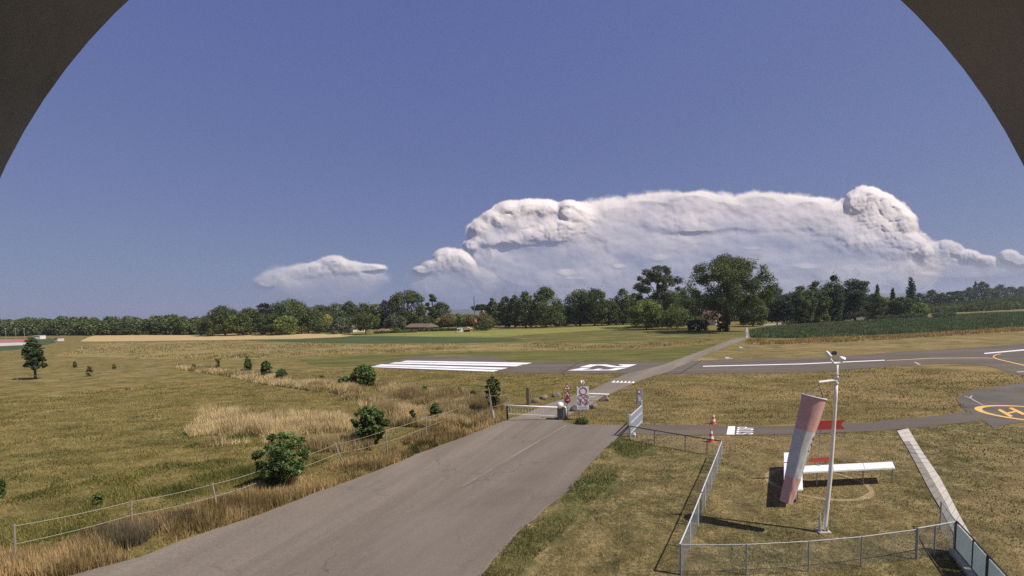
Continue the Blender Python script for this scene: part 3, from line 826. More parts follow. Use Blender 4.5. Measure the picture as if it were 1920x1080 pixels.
def crown_lobes(kind, H, W, z0, seed):
    r = np.random.RandomState(seed)
    L = []
    R = W / 2
    zc, rz = (z0 + H) / 2, (H - z0) / 2
    if kind in ('round', 'egg', 'wide', 'dense'):
        low = z0 < 0.08 * H
        n = {'round': 54, 'egg': 54, 'wide': 64, 'dense': 70}[kind]
        L.append((0, 0, zc, R * 0.80, R * 0.80, rz * 0.84))
        for i in range(n):
            u = r.uniform(-0.97, 0.98)
            t = r.uniform(0, 2 * math.pi)
            if kind == 'egg':
                prof = math.sqrt(max(0.0, 1 - u * u)) if u > 0 else 1.0
                prof = prof * (1.0 - 0.22 * max(u, -0.3))
            elif kind == 'wide':
                prof = (max(0.0, 1 - abs(u) ** 3)) ** 0.5
            else:
                prof = math.sqrt(max(0.02, 1 - abs(u) ** 2.4))
            if low and u < 0:
                prof = max(prof, 0.86)
            q = r.uniform(0.15, 0.30) * R * (1.0 if kind != 'dense' else 0.8)
            rr = max(0.0, prof * R * r.uniform(0.93, 1.08) - q * 0.7)
            zz = zc + u * max(rz - q * 0.7, rz * 0.3)
            L.append((rr * math.cos(t), rr * math.sin(t), zz, q, q, q * r.uniform(0.7, 0.95)))
        L.append((r.uniform(-.15, .15) * R, 0, H - 0.2 * R, R * 0.24, R * 0.24, 0.2 * R))
    elif kind == 'bush':
        for i in range(80):
            u = r.uniform(-0.9, 1.0)
            t = r.uniform(0, 2 * math.pi)
            prof = math.sqrt(max(0.03, 1 - abs(u) ** 2.2)) * (0.78 + 0.22 * min(1, u + 0.6))
            q = r.uniform(0.09, 0.22) * R
            rr = prof * R * math.sqrt(r.uniform(0.5, 1.18)) - q * 0.4
            L.append((rr * math.cos(t), rr * math.sin(t), zc + u * (rz - q * 0.5), q, q, q * r.uniform(0.6, 0.9)))
        L.append((0, 0, zc, R * 0.5, R * 0.5, rz * 0.6))
    elif kind == 'open':
        for i in range(34):
            u = r.uniform(-0.9, 0.98)
            t = r.uniform(0, 2 * math.pi)
            prof = math.sqrt(max(0.05, 1 - abs(u) ** 2.2)) * (0.80 + 0.2 * (u > -0.3))
            q = r.uniform(0.12, 0.23) * R
            rr = prof * R * math.sqrt(r.uniform(0.12, 1.0)) - q * 0.6
            L.append((rr * math.cos(t), rr * math.sin(t), zc + u * (rz - q * 0.6), q * 1.25, q * 1.25, q * 0.85))
    elif kind == 'airy':
        for i in range(74):
            u = r.uniform(-0.9, 0.98)
            t = r.uniform(0, 2 * math.pi)
            prof = math.sqrt(max(0.05, 1 - abs(u) ** 2.2)) * (0.62 + 0.38 * min(1.0, u + 0.9))
            q = r.uniform(0.07, 0.16) * R
            rr = prof * R * math.sqrt(r.uniform(0.1, 1.0)) - q * 0.5
            L.append((rr * math.cos(t), rr * math.sin(t), zc + u * (rz - q * 0.6), q * 1.2, q * 1.2, q * 0.85))
    elif kind == 'giant':
        for i in range(96):
            u = r.uniform(-0.95, 0.99)
            t = r.uniform(0, 2 * math.pi)
            prof = (max(0.02, 1 - abs(u) ** 2.6)) ** 0.5 * (1 - 0.10 * u)
            q = r.uniform(0.07, 0.17) * R
            rr = prof * R * math.sqrt(r.uniform(0.15, 1.12)) - q * 0.5
            L.append((rr * math.cos(t), rr * math.sin(t), zc + u * (rz - q * 0.7), q * 1.15, q * 1.15, q * 0.9))
        L.append((0, 0, zc - 0.3 * rz, R * 0.42, R * 0.42, rz * 0.5))
    elif kind == 'column':
        n = 12
        for i in range(n):
            f = i / (n - 1)
            q = R * (0.95 if f < 0.6 else 0.95 - 0.5 * (f - 0.6) / 0.4)
            L.append((r.uniform(-.12, .12) * R, r.uniform(-.12, .12) * R, z0 + (H - z0) * (0.05 + 0.9 * f), q, q, (H - z0) / n * 1.1))
    elif kind == 'cedar':
        for i in range(26):
            f = r.uniform(0, 1)
            t = r.uniform(0, 2 * math.pi)
            wr = R * (1.0 - 0.62 * f) * r.uniform(0.45, 0.95)
            q = R * r.uniform(0.22, 0.36)
            L.append((wr * math.cos(t), wr * math.sin(t), z0 + (H - z0) * (0.06 + 0.88 * f), q * 1.3, q * 1.3, q * 0.55))
        L.append((0, 0, zc, R * 0.4, R * 0.4, rz * 0.8))
    elif kind == 'pine':
        for i in range(16):
            t = r.uniform(0, 2 * math.pi)
            wr = R * math.sqrt(r.rand()) * 0.75
            q = R * r.uniform(0.25, 0.4)
            L.append((wr * math.cos(t), wr * math.sin(t), H - q * 0.45 - 0.25 * (H - z0) * (wr / R) - r.uniform(0, 0.35) * (H - z0), q, q, q * 0.45))
    return L

def trunk_mb(H, W, z0, lobes, seed, lean=0.0):
    r = random.Random(seed)
    m = MB()
    rt = max(0.05, H * 0.022)
    top = z0 + (H - z0) * 0.72
    m.tube([(0, 0, -0.15), (rt * 0.1, 0, 0.3 * top), (lean * 0.5, 0, 0.65 * top), (lean, 0, top)], [rt * 1.25, rt, rt * 0.7, rt * 0.25], 8)
    for l in r.sample(lobes, min(7, len(lobes))):
        zz = min(l[2] * r.uniform(0.45, 0.7), top * 0.85)
        m.tube([(0, 0, zz), (l[0] * 0.5, l[1] * 0.5, (zz + l[2]) / 2 + 0.06 * H), (l[0] * 0.95, l[1] * 0.95, l[2])], [rt * 0.5, rt * 0.3, rt * 0.1], 6)
    return m

GREEN = [(0.096, 0.122, 0.046), (0.128, 0.152, 0.058), (0.167, 0.189, 0.067), (0.075, 0.099, 0.043)]
LIGHT = [(0.189, 0.225, 0.067), (0.152, 0.191, 0.064), (0.239, 0.261, 0.087)]
YELL = [(0.392, 0.362, 0.087), (0.290, 0.290, 0.072), (0.464, 0.406, 0.116)]
PURP = [(0.102, 0.072, 0.081), (0.128, 0.084, 0.093), (0.075, 0.067, 0.072)]
OLIVE = [(0.217, 0.189, 0.072), (0.174, 0.171, 0.067), (0.275, 0.225, 0.096)]
GREY = [(0.128, 0.148, 0.087), (0.160, 0.174, 0.102), (0.102, 0.123, 0.075)]
CONIF = [(0.070, 0.093, 0.055), (0.093, 0.119, 0.064), (0.116, 0.138, 0.070)]
FRESH_ = [(0.109, 0.181, 0.049), (0.152, 0.232, 0.064), (0.075, 0.138, 0.041), (0.203, 0.275, 0.081)]

FRESH = [(0.105, 0.150, 0.048), (0.145, 0.195, 0.064), (0.072, 0.112, 0.038), (0.20, 0.24, 0.085)]

def tree(name, px, top, base, w, kind, cols, label, cb=0.04, group=None, leafpx=2.1, coverage=2.6, maxn=40000, cat='tree', depth_add=0.0, stem='trunk', fol='crown', leafcols=None):
    P = at(px, base)
    if depth_add:
        v = np.array([P[0], P[1], 0.0])
        P = P + v / np.linalg.norm(v) * depth_add
    s = mpp(P)
    H = rise(P, top)
    W = w * s * (1.22 if group == GT else 1.0) * math.cos(math.atan2(P[0], P[1])) ** 0.8
    z0 = H * cb
    seed = int(px * 7 + top * 13) % 99991
    lobes = crown_lobes(kind, H, W, z0, seed)
    if kind in ('giant', 'airy'):
        coverage *= 0.80 if kind == 'giant' else 0.62
    n = int(np.clip(coverage * w * (base - top), 700, maxn))
    V, Fq, C = leaves(lobes, n, leafpx * s, cols, seed, (0.5, 1.55) if cols in (FRESH,) else (0.66, 1.38))
    V[:, 2] = np.maximum(V[:, 2], 0.02)
    root = thing(name, P, label, cat, group)
    me = mesh_np(fol, V, Fq, M['leaf'], C)
    o = bpy.data.objects.new(fol, me)
    COL.objects.link(o)
    o.parent = root
    tm = trunk_mb(H, W, z0, lobes, seed)
    tm.v = [tuple(np.array(p) + P) for p in tm.v]
    tm.build(stem, 'bark', root, smooth=True)
    return root

GT = 'trees along the far side of the airfield'
TREES = [
 # name, px, top, base, width, kind, colours, label, crown-bottom
 ('broadleaf_tree', 395, 589, 629, 40, 'round', GREEN, 'lower dark tree at the edge of the far wood, beside the pale wheat field end', 0.02),
 ('broadleaf_tree', 422, 573, 629, 60, 'egg', GREEN, 'tallest peaked dark tree standing at the near end of the long far wood', 0.02),
 ('broadleaf_tree', 448, 590, 629, 40, 'dense', LIGHT, 'lighter green tree low in front of the peaked dark tree', 0.02),
 ('broadleaf_tree', 470, 577, 628, 46, 'round', GREEN, 'dark round tree just beyond the peaked tree, behind the wheat', 0.02),
 ('copper_beech_tree', 497, 568, 626, 36, 'round', [(0.040, 0.034, 0.026), (0.034, 0.040, 0.020), (0.055, 0.036, 0.028)], 'brownish dark tree rising between green trees behind the wheat field', 0.02),
 ('broadleaf_tree', 510, 588, 628, 44, 'dense', GREEN, 'low dense green tree in front of the brownish tree at the wheat edge', 0.02),
 ('broadleaf_tree', 545, 561, 626, 64, 'wide', GREEN, 'broad tall tree with a sloping top behind the wheat field', 0.02),
 ('broadleaf_tree', 536, 592, 628, 40, 'dense', LIGHT, 'pale green tree in front of the broad sloping tree', 0.02),
 ('broadleaf_tree', 579, 576, 625, 46, 'round', GREEN, 'rounded mid green tree left of the grey roofed bungalow', 0.02),
 ('broadleaf_tree', 603, 571, 618, 40, 'round', GREEN, 'dark tree behind the grey roofed bungalow', 0.02),
 ('broadleaf_tree', 632, 568, 616, 40, 'round', GREEN, 'dark tree rising behind the yellow leaved tree', 0.02),
 ('broadleaf_tree', 657, 564, 617, 38, 'egg', GREEN, 'narrow topped dark tree behind the round hedge-like tree', 0.02),
 ('broadleaf_tree', 684, 568, 617, 36, 'round', GREEN, 'dark tree behind the short trunked round tree', 0.02),
 ('broadleaf_tree', 704, 569, 617, 26, 'open', LIGHT, 'thin pale green tree beside the purple beech', 0.1),
 ('copper_beech_tree', 723, 563, 616, 28, 'round', PURP, 'dark purple leaved beech next to the largest rounded tree', 0.04),
 ('yellow_leaved_tree', 614, 590, 621, 18, 'round', YELL, 'small bright yellow leaved tree above the grey bungalow roof', 0.25),
 ('shrub', 566, 610, 626, 20, 'dense', OLIVE, 'round olive brown shrub at the end of the wheat field', 0.0),
 ('broadleaf_tree', 611, 604, 625, 34, 'dense', GREEN, 'dark low tree covering the middle of the grey bungalow', 0.0),
 ('broadleaf_tree', 641, 593, 626, 32, 'egg', GREY, 'neat egg shaped dense tree in front of the houses', 0.0),
 ('broadleaf_tree', 686, 586, 627, 46, 'round', GREEN, 'round dark tree with a short black trunk at the crop edge', 0.16),
 ('broadleaf_tree', 741, 588, 622, 32, 'dense', GREY, 'grey green domed tree before the brown roofed house', 0.0),
 ('shrub', 720, 615, 623, 12, 'dense', LIGHT, 'small clipped round shrub beside the red garden roof', 0.0),
 ('shrub', 733, 615, 623, 11, 'dense', LIGHT, 'small clipped round shrub touching the grey green domed tree', 0.0),
 ('broadleaf_tree', 765, 543, 616, 57, 'wide', GREEN, 'largest rounded tree with a smooth dome top in the middle treeline', 0.02),
 ('broadleaf_tree', 770, 582, 614, 30, 'round', LIGHT, 'pale green lower tree in front of the largest domed tree', 0.05),
 ('broadleaf_tree', 812, 552, 614, 26, 'open', GREEN, 'tall tree with a small high lobe, right beside the domed tree', 0.2),
 ('broadleaf_tree', 828, 566, 614, 32, 'round', GREEN, 'broad lower tree joined to the high lobed tree', 0.05),
 ('broadleaf_tree', 803, 592, 618, 24, 'dense', GREEN, 'dark low tree at the end of the brown roofed house', 0.0),
 ('small_tree', 824, 596, 617, 16, 'round', YELL, 'yellowish small tree between the brown house and the white shed', 0.1),
 ('small_tree', 842, 588, 617, 26, 'round', OLIVE, 'olive tree with a bare pale trunk left of the white shed', 0.3),
 ('small_tree', 858, 588, 616, 24, 'round', LIGHT, 'pale green tree with a thin trunk behind the white shed', 0.3),
 ('small_tree', 878, 589, 615, 24, 'round', OLIVE, 'brown green tree behind the tan tent', 0.15),
 ('umbrella_pine', 903, 569, 612, 30, 'pine', CONIF, 'flat topped pine behind the mast of the drilling rig', 0.62),
 ('broadleaf_tree', 909, 586, 617, 30, 'dense', OLIVE, 'dull brown green tree just right of the orange tank', 0.0),
 ('broadleaf_tree', 905, 602, 620, 28, 'dense', GREEN, 'low dark bushy tree at the foot of the drilling rig', 0.0),
 ('broadleaf_tree', 925, 559, 614, 20, 'egg', GREEN, 'slender tree beside the white house', 0.1),
 ('broadleaf_tree', 948, 556, 613, 30, 'round', CONIF, 'dark tall tree first of the dense clump past the white house', 0.02),
 ('broadleaf_tree', 966, 553, 614, 26, 'egg', CONIF, 'dark tree in the dense clump, between two broader ones', 0.02),
 ('broadleaf_tree', 986, 546, 615, 34, 'egg', GREEN, 'green tall tree in the dense clump, left of the pyramid shaped tree', 0.02),
 ('broadleaf_tree', 1023, 537, 614, 52, 'egg', GREEN, 'pyramid shaped big tree at the end of the dense clump', 0.02),
 ('broadleaf_tree', 1052, 574, 612, 26, 'dense', LIGHT, 'low lighter tree filling the gap beside the pyramid shaped tree', 0.0),
 ('broadleaf_tree', 1088, 542, 611, 48, 'round', GREEN, 'broad tree with a bumpy top, just past the gap in the clump', 0.02),
 ('broadleaf_tree', 1115, 540, 611, 44, 'round', GREEN, 'broad bumpy tree joined to the gap tree, with two raised tops', 0.02),
 ('broadleaf_tree', 1142, 563, 610, 34, 'dense', GREEN, 'lower sloping tree between the bumpy tree and the next tall one', 0.02),
 ('broadleaf_tree', 1168, 541, 609, 30, 'egg', GREEN, 'tall narrow tree left of the thin airy tree', 0.02),
 ('broadleaf_tree', 1190, 549, 608, 34, 'round', GREEN, 'dark tree at the foot of the thin airy tree', 0.02),
 ('airy_tree', 1232, 495, 614, 84, 'airy', [(0.110, 0.125, 0.062), (0.085, 0.100, 0.052), (0.14, 0.152, 0.078)], 'tall thin airy tree with sky showing through its crown', 0.14),
 ('broadleaf_tree', 1212, 560, 618, 50, 'round', LIGHT, 'light green bushy tree under the thin airy tree', 0.02),
 ('broadleaf_tree', 1242, 540, 612, 62, 'round', GREEN, 'dark mid height tree between the airy tree and the red roof', 0.05),
 ('broadleaf_tree', 1268, 578, 617, 76, 'wide', GREEN, 'wide low spreading tree with dark shade beneath, before the red roof', 0.06),
 ('broadleaf_tree', 1308, 598, 621, 34, 'dense', GREEN, 'low sloping bush-like tree at the end of the spreading tree', 0.0),
 ('broadleaf_tree', 1288, 537, 609, 54, 'round', GREEN, 'green tree behind the red roof, touching the giant tree', 0.05),
 ('giant_tree', 1362, 477, 622, 142, 'giant', GREEN, 'giant spreading tree by the track, tallest of all trees', 0.12),
 ('broadleaf_tree', 1356, 592, 622, 22, 'dense', GREEN, 'dark bush of ivy shoots at the foot of the giant tree', 0.0),
 ('broadleaf_tree', 1412, 560, 612, 46, 'round', GREEN, 'mid green tree behind the giant tree on its far flank', 0.04),
 ('broadleaf_tree', 1447, 536, 608, 46, 'round', CONIF, 'dark flat topped tree next past the giant tree', 0.04),
 ('broadleaf_tree', 1470, 552, 608, 34, 'dense', CONIF, 'dark tree in deep shade between two flat topped ones', 0.03),
 ('broadleaf_tree', 1500, 536, 607, 46, 'round', GREEN, 'rounded tree before the step up to the highest part of the grove', 0.02),
 ('broadleaf_tree', 1503, 556, 606, 36, 'dense', LIGHT, 'lighter olive tree standing in front of the grove step', 0.02),
 ('broadleaf_tree', 1530, 526, 605, 44, 'round', GREEN, 'bumpy topped tree left of the grove summit', 0.02),
 ('broadleaf_tree', 1561, 516, 604, 32, 'round', CONIF, 'dark pointed tree at the very summit of the grove', 0.02),
 ('broadleaf_tree', 1568, 534, 602, 46, 'round', LIGHT, 'bright green tree in front of the grove summit', 0.02),
 ('cedar_tree', 1603, 523, 602, 56, 'cedar', CONIF, 'dark layered cedar right of the grove summit', 0.02),
 ('broadleaf_tree', 1585, 580, 600, 24, 'dense', YELL and [(0.12, 0.14, 0.035), (0.09, 0.11, 0.03)], 'yellow green round tree at the foot of the layered cedar', 0.0),
 ('broadleaf_tree', 1640, 550, 599, 34, 'round', GREEN, 'sloping shoulder tree at the end of the grove', 0.02),
 ('poplar_tree', 1643, 535, 596, 8, 'column', CONIF, 'thin dark poplar spire just past the grove', 0.3),
 ('broadleaf_tree', 1661, 562, 597, 24, 'dense', LIGHT, 'light green tree between the poplar spire and the big cypress', 0.0),
 ('poplar_tree', 1672, 541, 594, 8, 'column', CONIF, 'short thin spire between the poplar and the big cypress', 0.3),
 ('broadleaf_tree', 1690, 556, 597, 42, 'round', GREEN, 'dark green tree at the foot of the big cypress', 0.0),
 ('cypress_tree', 1706, 522, 594, 15, 'column', CONIF, 'tallest dark cypress column standing above the trees by the hedges', 0.05),
 ('broadleaf_tree', 1722, 568, 594, 30, 'dense', LIGHT, 'pale green tree just past the big cypress', 0.0),
 ('broadleaf_tree', 1722, 549, 582, 18, 'round', CONIF, 'small far dark tree past the big cypress', 0.0),
 ('broadleaf_tree', 1745, 543, 580, 30, 'egg', CONIF, 'far dark pointed tree behind the start of the orchard', 0.0),
 ('broadleaf_tree', 1764, 549, 580, 24, 'round', CONIF, 'far low dark tree behind the orchard, beside the flat pine', 0.0),
 ('umbrella_pine', 1790, 544, 579, 30, 'pine', CONIF, 'far flat topped pine behind the orchard', 0.5),
 ('broadleaf_tree', 1789, 553, 580, 34, 'round', CONIF, 'far dark tree beneath the flat topped pine', 0.0),
 ('broadleaf_tree', 1816, 539, 576, 26, 'round', CONIF, 'far dark tree at the step behind the orchard', 0.0),
 ('poplar_tree', 1827, 528, 574, 6, 'column', CONIF, 'far small dark spire at the highest point behind the orchard', 0.3),
 ('broadleaf_tree', 1840, 528, 574, 24, 'round', GREEN, 'far highest tree behind the orchard, next to the small spire', 0.0),
 ('broadleaf_tree', 1858, 540, 573, 24, 'round', GREEN, 'far green tree below the highest orchard tree', 0.0),
 ('broadleaf_tree', 1874, 533, 570, 22, 'round', CONIF, 'far dark tree in the row behind the end of the orchard', 0.0),
 ('broadleaf_tree', 1893, 537, 570, 24, 'round', CONIF, 'far dark rounded tree, second from the end of the row', 0.0),
 ('broadleaf_tree', 1912, 537, 570, 22, 'egg', CONIF, 'far dark pointed tree at the edge of the view behind the orchard', 0.0),
 ('broadleaf_tree', 1936, 539, 570, 26, 'round', CONIF, 'far dark tree beyond the orchard end', 0.0),
]
for t in TREES:
    tree(*t[:8], cb=t[8], group=GT)

def mass(name, segs, cols, n, leafpx, label, seed, rows=3, back=18.0):
    """a far wood read as one mass: crowns side by side along segs [(px, top, base)], several rows deep"""
    r = np.random.RandomState(seed)
    lob = []
    s0 = None
    for (x0, t0, b0), (x1, t1, b1) in zip(segs[:-1], segs[1:]):
        x = x0
        while x < x1:
            f = (x - x0) / (x1 - x0)
            for k in range(rows):
                bx = x + r.uniform(-5, 5)
                P = at(bx, b0 + (b1 - b0) * f)
                v = np.array([P[0], P[1], 0]) / np.linalg.norm(P[:2])
                P = P + v * (k * back + r.uniform(0, back * 0.6))
                s = mpp(P)
                s0 = s if s0 is None else s0
                top = t0 + (t1 - t0) * f + r.uniform(-2.5, 4.5) + (rows - 1 - k) * r.uniform(2, 7)
                H = rise(P, top)
                w = r.uniform(9, 15) * s
                nz = 5 if k == 0 else 3
                for j in range(nz):
                    zz = H * (1 - (j + 0.5) / nz * (0.92 if k == 0 else 0.5)) - 0.1 * w
                    q = w * r.uniform(0.5, 0.75) * (0.75 if j == 0 else 1.0)
                    lob.append((P[0] + r.uniform(-.3, .3) * w, P[1] + r.uniform(-.3, .3) * w, max(zz, q * 0.4), q, q, q * 0.85))
            x += r.uniform(6, 10)
    V, Fq, C = leaves(lob, n, leafpx * s0, cols, seed, inner=0.05)
    V[:, 2] = np.maximum(V[:, 2], 0.02)
    o = bpy.data.objects.new(name, mesh_np(name, V, Fq, M['leaf'], C))
    COL.objects.link(o)
    return tag(o, label, 'woods', None, 'stuff')

mass('woodland', [(-120, 600, 632), (0, 600, 631), (60, 598, 630), (110, 595, 629), (180, 596, 629), (300, 594, 628), (312, 590, 628), (345, 594, 628), (400, 597, 628)], GREEN + GREEN + LIGHT[:1], 130000, 2.5, 'long dark far-off wood behind the wheat field', 5)
mass('woodland', [(400, 592, 626), (520, 580, 622), (700, 578, 617), (745, 582, 616), (800, 592, 614), (900, 592, 612), (945, 570, 610), (1060, 574, 609), (1090, 562, 608), (1200, 560, 606), (1300, 552, 604), (1440, 548, 602), (1520, 546, 600), (1600, 542, 598), (1645, 556, 595), (1730, 566, 589)], GREEN + GREEN + CONIF, 260000, 2.5, 'dark undergrowth and trees filling the gaps behind the treeline', 9, 3, 9)
mass('orchard_woods', [(1730, 574, 588), (1780, 570, 586), (1820, 564, 584.5), (1850, 561, 583), (1900, 555, 580), (1960, 552, 577), (2050, 549, 573)], [(0.096, 0.118, 0.044), (0.120, 0.140, 0.052), (0.075, 0.095, 0.036)], 60000, 2.4, 'rows of low orchard trees on the far slope', 13, 6, 14)

# hedges and walls at the edge of the maize field
def hedge(pxa, pya, pxb, pyb, hpx, label, cols=CONIF):
    A, B = at(pxa, pya), at(pxb, pyb)
    s = mpp((A + B) / 2)
    h = hpx * s
    L = np.linalg.norm(B - A)
    d = (B - A) / L
    lob = []
    k = max(3, int(L / (h * 0.6)))
    for i in range(k):
        c = A + d * (L * (i + 0.5) / k)
        lob.append((c[0] - A[0], c[1] - A[1], h * 0.52, h * 0.55, h * 0.5, h * 0.5))
    n = int(abs(pxb - pxa) * hpx * 5)
    V, Fq, C = leaves(lob, max(n, 400), 2.0 * s, cols, int(pxa))
    V[:, 2] = np.maximum(V[:, 2], 0.02)
    o = bpy.data.objects.new('clipped_hedge', mesh_np('clipped_hedge', V, Fq, M['leaf'], C))
    COL.objects.link(o)
    o.location = tuple(A)
    tag(o, label, 'hedge', 'clipped hedges by the maize field')
hedge(1498, 606, 1518, 605, 6, 'short dark clipped hedge before the bright green trees', GREEN)
hedge(1640, 600, 1693, 598, 8, 'long clipped dark hedge beside the low stone wall')
hedge(1697, 598, 1734, 595.5, 8.5, 'clipped dark hedge in the middle of the hedge line')
hedge(1752, 597, 1787, 594, 10, 'highest clipped dark hedge at the end of the hedge line')
hedge(702, 626, 782, 623, 5, 'low bright green hedge under the brown roofed house', [(0.16, 0.19, 0.05), (0.12, 0.15, 0.04)])
hedge(782, 622, 858, 620, 5, 'low dark hedge between brown house and white shed', GREEN)

def wall(pxa, pya, pxb, pyb, hpx, mat, label):
    A, B = at(pxa, pya), at(pxb, pyb)
    s = mpp((A + B) / 2)
    root = thing('garden_wall', A, label, 'wall', 'low walls by the maize field')
    m = MB()
    h = hpx * s
    m.bar(A + np.array([0, 0, h / 2]), B + np.array([0, 0, h / 2]), 0.4, h)
    m.build('wall_body', mat, root)
    MB().bar(A + np.array([0, 0, h + 0.06]), B + np.array([0, 0, h + 0.06]), 0.55, 0.12).build('coping', 'wall_tan', root)
wall(1566, 602, 1640, 599, 6, 'stone_wall', 'long brown stone wall between the maize and the grove')
wall(1521, 605, 1536, 604.5, 5, 'wall_tan', 'short tan wall end beside the dark hedge')
wall(1458, 609, 1496, 607, 4, 'concrete', 'low pale wall at the shaded foot of the flat topped trees')
wall(1430, 610.5, 1455, 609, 3.5, 'concrete', 'low grey wall nearest the giant tree')
wall(1738, 597, 1751, 596, 5, 'stone_wall', 'short grey wall between two clipped hedges')

# ------------------------------------------------------------------ buildings among the trees
def house(px0, px1, base, eave, ridge, wallm, roofm, label, name='house', dep=8.0, chim=None, win=2, over=0.5, hip=0.0, roof_band=None):
    A, B = at(px0, base), at(px1, base)
    s = mpp((A + B) / 2)
    he, hr = (base - eave) * s, (base - ridge) * s
    root = thing(name, A, label, 'house')
    X = (B - A) / np.linalg.norm(B - A)
    Yv = np.array([-X[1], X[0], 0])
    L = float(np.linalg.norm(B - A))
    c = (A + B) / 2 + Yv * dep / 2
    rz = math.atan2(X[1], X[0])
    MB().box((c[0], c[1], he / 2), (L, dep, he), rz).build('wall', wallm, root)
    def pt(u, v, z):
        return A + X * u + Yv * v + np.array([0, 0, z])
    o = over
    ia = hip * dep / 2
    rf = MB()
    vs = [pt(-o, -o, he), pt(L + o, -o, he), pt(L + o, dep + o, he), pt(-o, dep + o, he), pt(ia, dep / 2, hr), pt(L - ia, dep / 2, hr)]
    vs += [p - np.array([0, 0, 0.2]) for p in vs[:4]]
    rf.add(vs, [(0, 1, 5, 4), (2, 3, 4, 5), (1, 2, 5), (3, 0, 4), (0, 6, 7, 1), (1, 7, 8, 2), (2, 8, 9, 3), (3, 9, 6, 0), (9, 8, 7, 6)])
    r_ = rf.build('roof', roofm, root)
    if chim is not None:
        q = pt(L * chim, dep / 2, hr + 0.5)
        sub('chimney', MB().box(q, (0.9, 0.9, 2.4), rz), 'wall_white', r_, root)
    for k in range(win):
        u = L * (k + 0.6) / (win + 0.2)
        q = pt(u, -0.03, he * 0.55)
        f = MB().box(q, (1.5, 0.10, min(1.4, he * 0.5)), rz).build('window', 'wall_white', root)
        sub('pane', MB().box(q - Yv * 0.06, (1.25, 0.04, min(1.15, he * 0.4)), rz), 'glass_dark', f, root)
    return root
house(588, 662, 623, 613.5, 607.5, 'wall_cream', 'roof_grey', 'long bungalow with grey hipped roof half hidden by the dark trees', win=3, hip=0.9, over=0.9)
house(706, 722, 624, 620.5, 617, 'wall_red', 'roof_red', 'small reddish garden shed roof beside the clipped round shrubs', 'garden_shed', 4, None, 1)
house(760, 800, 620, 613.5, 607, 'wall_red', 'roof_brown', 'brown roofed house with red walls under the largest domed tree', win=2)
house(896, 928, 607, 592, 583, 'wall_white', 'roof_brown', 'tall white house with pale chimneys behind the drilling rig', dep=9, chim=0.06, win=3)
house(1305, 1342, 610, 596.5, 583, 'wall_cream', 'roof_red', 'cottage with a red tiled roof left of the giant tree', dep=7, chim=0.04, win=1)
# white shed and tan tent
A = at(856.5, 623.5); s = mpp(A)
root = thing('site_container', A, 'small white site container with one window beside the tan tent', 'container')
MB().box(A + np.array([4.5 * s, 2.0, 3.6 * s]), (9 * s, 3.0, 7.0 * s)).build('container_body', 'wall_white', root)
MB().box(A + np.array([4.5 * s, 2.0, 7.3 * s]), (9.6 * s, 3.4, 0.4 * s)).build('roof', 'white_paint', root)
MB().box(A + np.array([3.0 * s, 0.46, 3.9 * s]), (2.2 * s, 0.08, 2.0 * s)).build('window', 'glass_dark', root)
A = at(867.5, 622.5); s = mpp(A)
root = thing('work_tent', A, 'tan gable tent with an open dark front beside the white container', 'tent')
w_ = 16 * s
MB().prism([(0, 0), (w_ * 0.12, 0), (w_ * 0.12, 4.2 * s), (w_ * 0.88, 4.2 * s), (w_ * 0.88, 0), (w_, 0), (w_, 5.2 * s), (w_ / 2, 9 * s), (0, 5.2 * s)], 0.15, A, (1, 0, 0), (0, 0, 1)).build('front_wall', 'wall_tan', root)
rt = MB()
rt.add([A + np.array(p) for p in ((-0.3, -0.2, 5.1 * s), (w_ / 2, -0.2, 9.2 * s), (w_ + 0.3, -0.2, 5.1 * s), (w_ + 0.3, 5, 5.1 * s), (w_ / 2, 5, 9.2 * s), (-0.3, 5, 5.1 * s))], [(0, 1, 4, 5), (1, 2, 3, 4)])
rt.build('roof', 'wall_tan', root)
MB().box(A + np.array([w_ / 2, 4.8, 2.6 * s]), (w_, 0.15, 5.2 * s)).build('rear_wall', 'wall_tan', root)
# drilling rig: orange tank, mast and cross arm
A = at(891.5, 620); s = mpp(A)
root = thing('drilling_rig', A, 'orange upright tank under a tall thin grey mast with cross arms', 'drilling rig')
MB().lathe([(3.0 * s, 5.0 * s), (3.0 * s, 19.5 * s), (2.6 * s, 20.2 * s)], A + np.array([0, 0, 0]), 18).build('tank', 'rig_orange', root, smooth=True)
b_ = MB()
for x in (-2.4, 2.4):
    for y in (-2.4, 2.4):
        b_.bar(A + np.array([x * s, y * s, 0]), A + np.array([x * s, y * s, 5.0 * s]), 0.5 * s, 0.5 * s)
b_.box(A + np.array([0, 0, 2.4 * s]), (7 * s, 6 * s, 0.5 * s))
b_.build('base_frame', 'dark_metal', root)
hm = rise(A, 556)
mm = MB()
for k, (x, y) in enumerate(((-0.8, -0.8), (0.8, -0.8), (0, 0.8))):
    mm.bar(A + np.array([x * s, y * s + 0.2, 18 * s]), A + np.array([x * s * 0.4 - 1.2 * s, y * s * 0.4 + 0.2, hm]), 0.5 * s, 0.5 * s)
for k in range(14):
    z = 19 * s + (hm - 20 * s) * k / 14.0
    mm.bar(A + np.array([-0.9 * s - 0.05 * k * s, 0, z]), A + np.array([0.8 * s - 0.08 * k * s, 0, z + (hm - 20 * s) / 14]), 0.22 * s, 0.22 * s)
mm.build('mast', 'mast_grey', root)
MB().bar(A + np.array([-2 * s, 0, hm - 12 * s]), A + np.array([8 * s, 0, hm - 7 * s]), 0.45 * s, 0.45 * s).build('cross_arm', 'mast_grey', root)
A = at(901, 620.5)
fr = thing('site_barrier', A, 'small dark site barrier beside the orange tank', 'barrier')
for x in (0, 1.6, 3.2):
    MB().bar(A + np.array([x, 0, 0]), A + np.array([x, 0, 1.5]), 0.1, 0.1).build('post', 'mast_grey', fr)
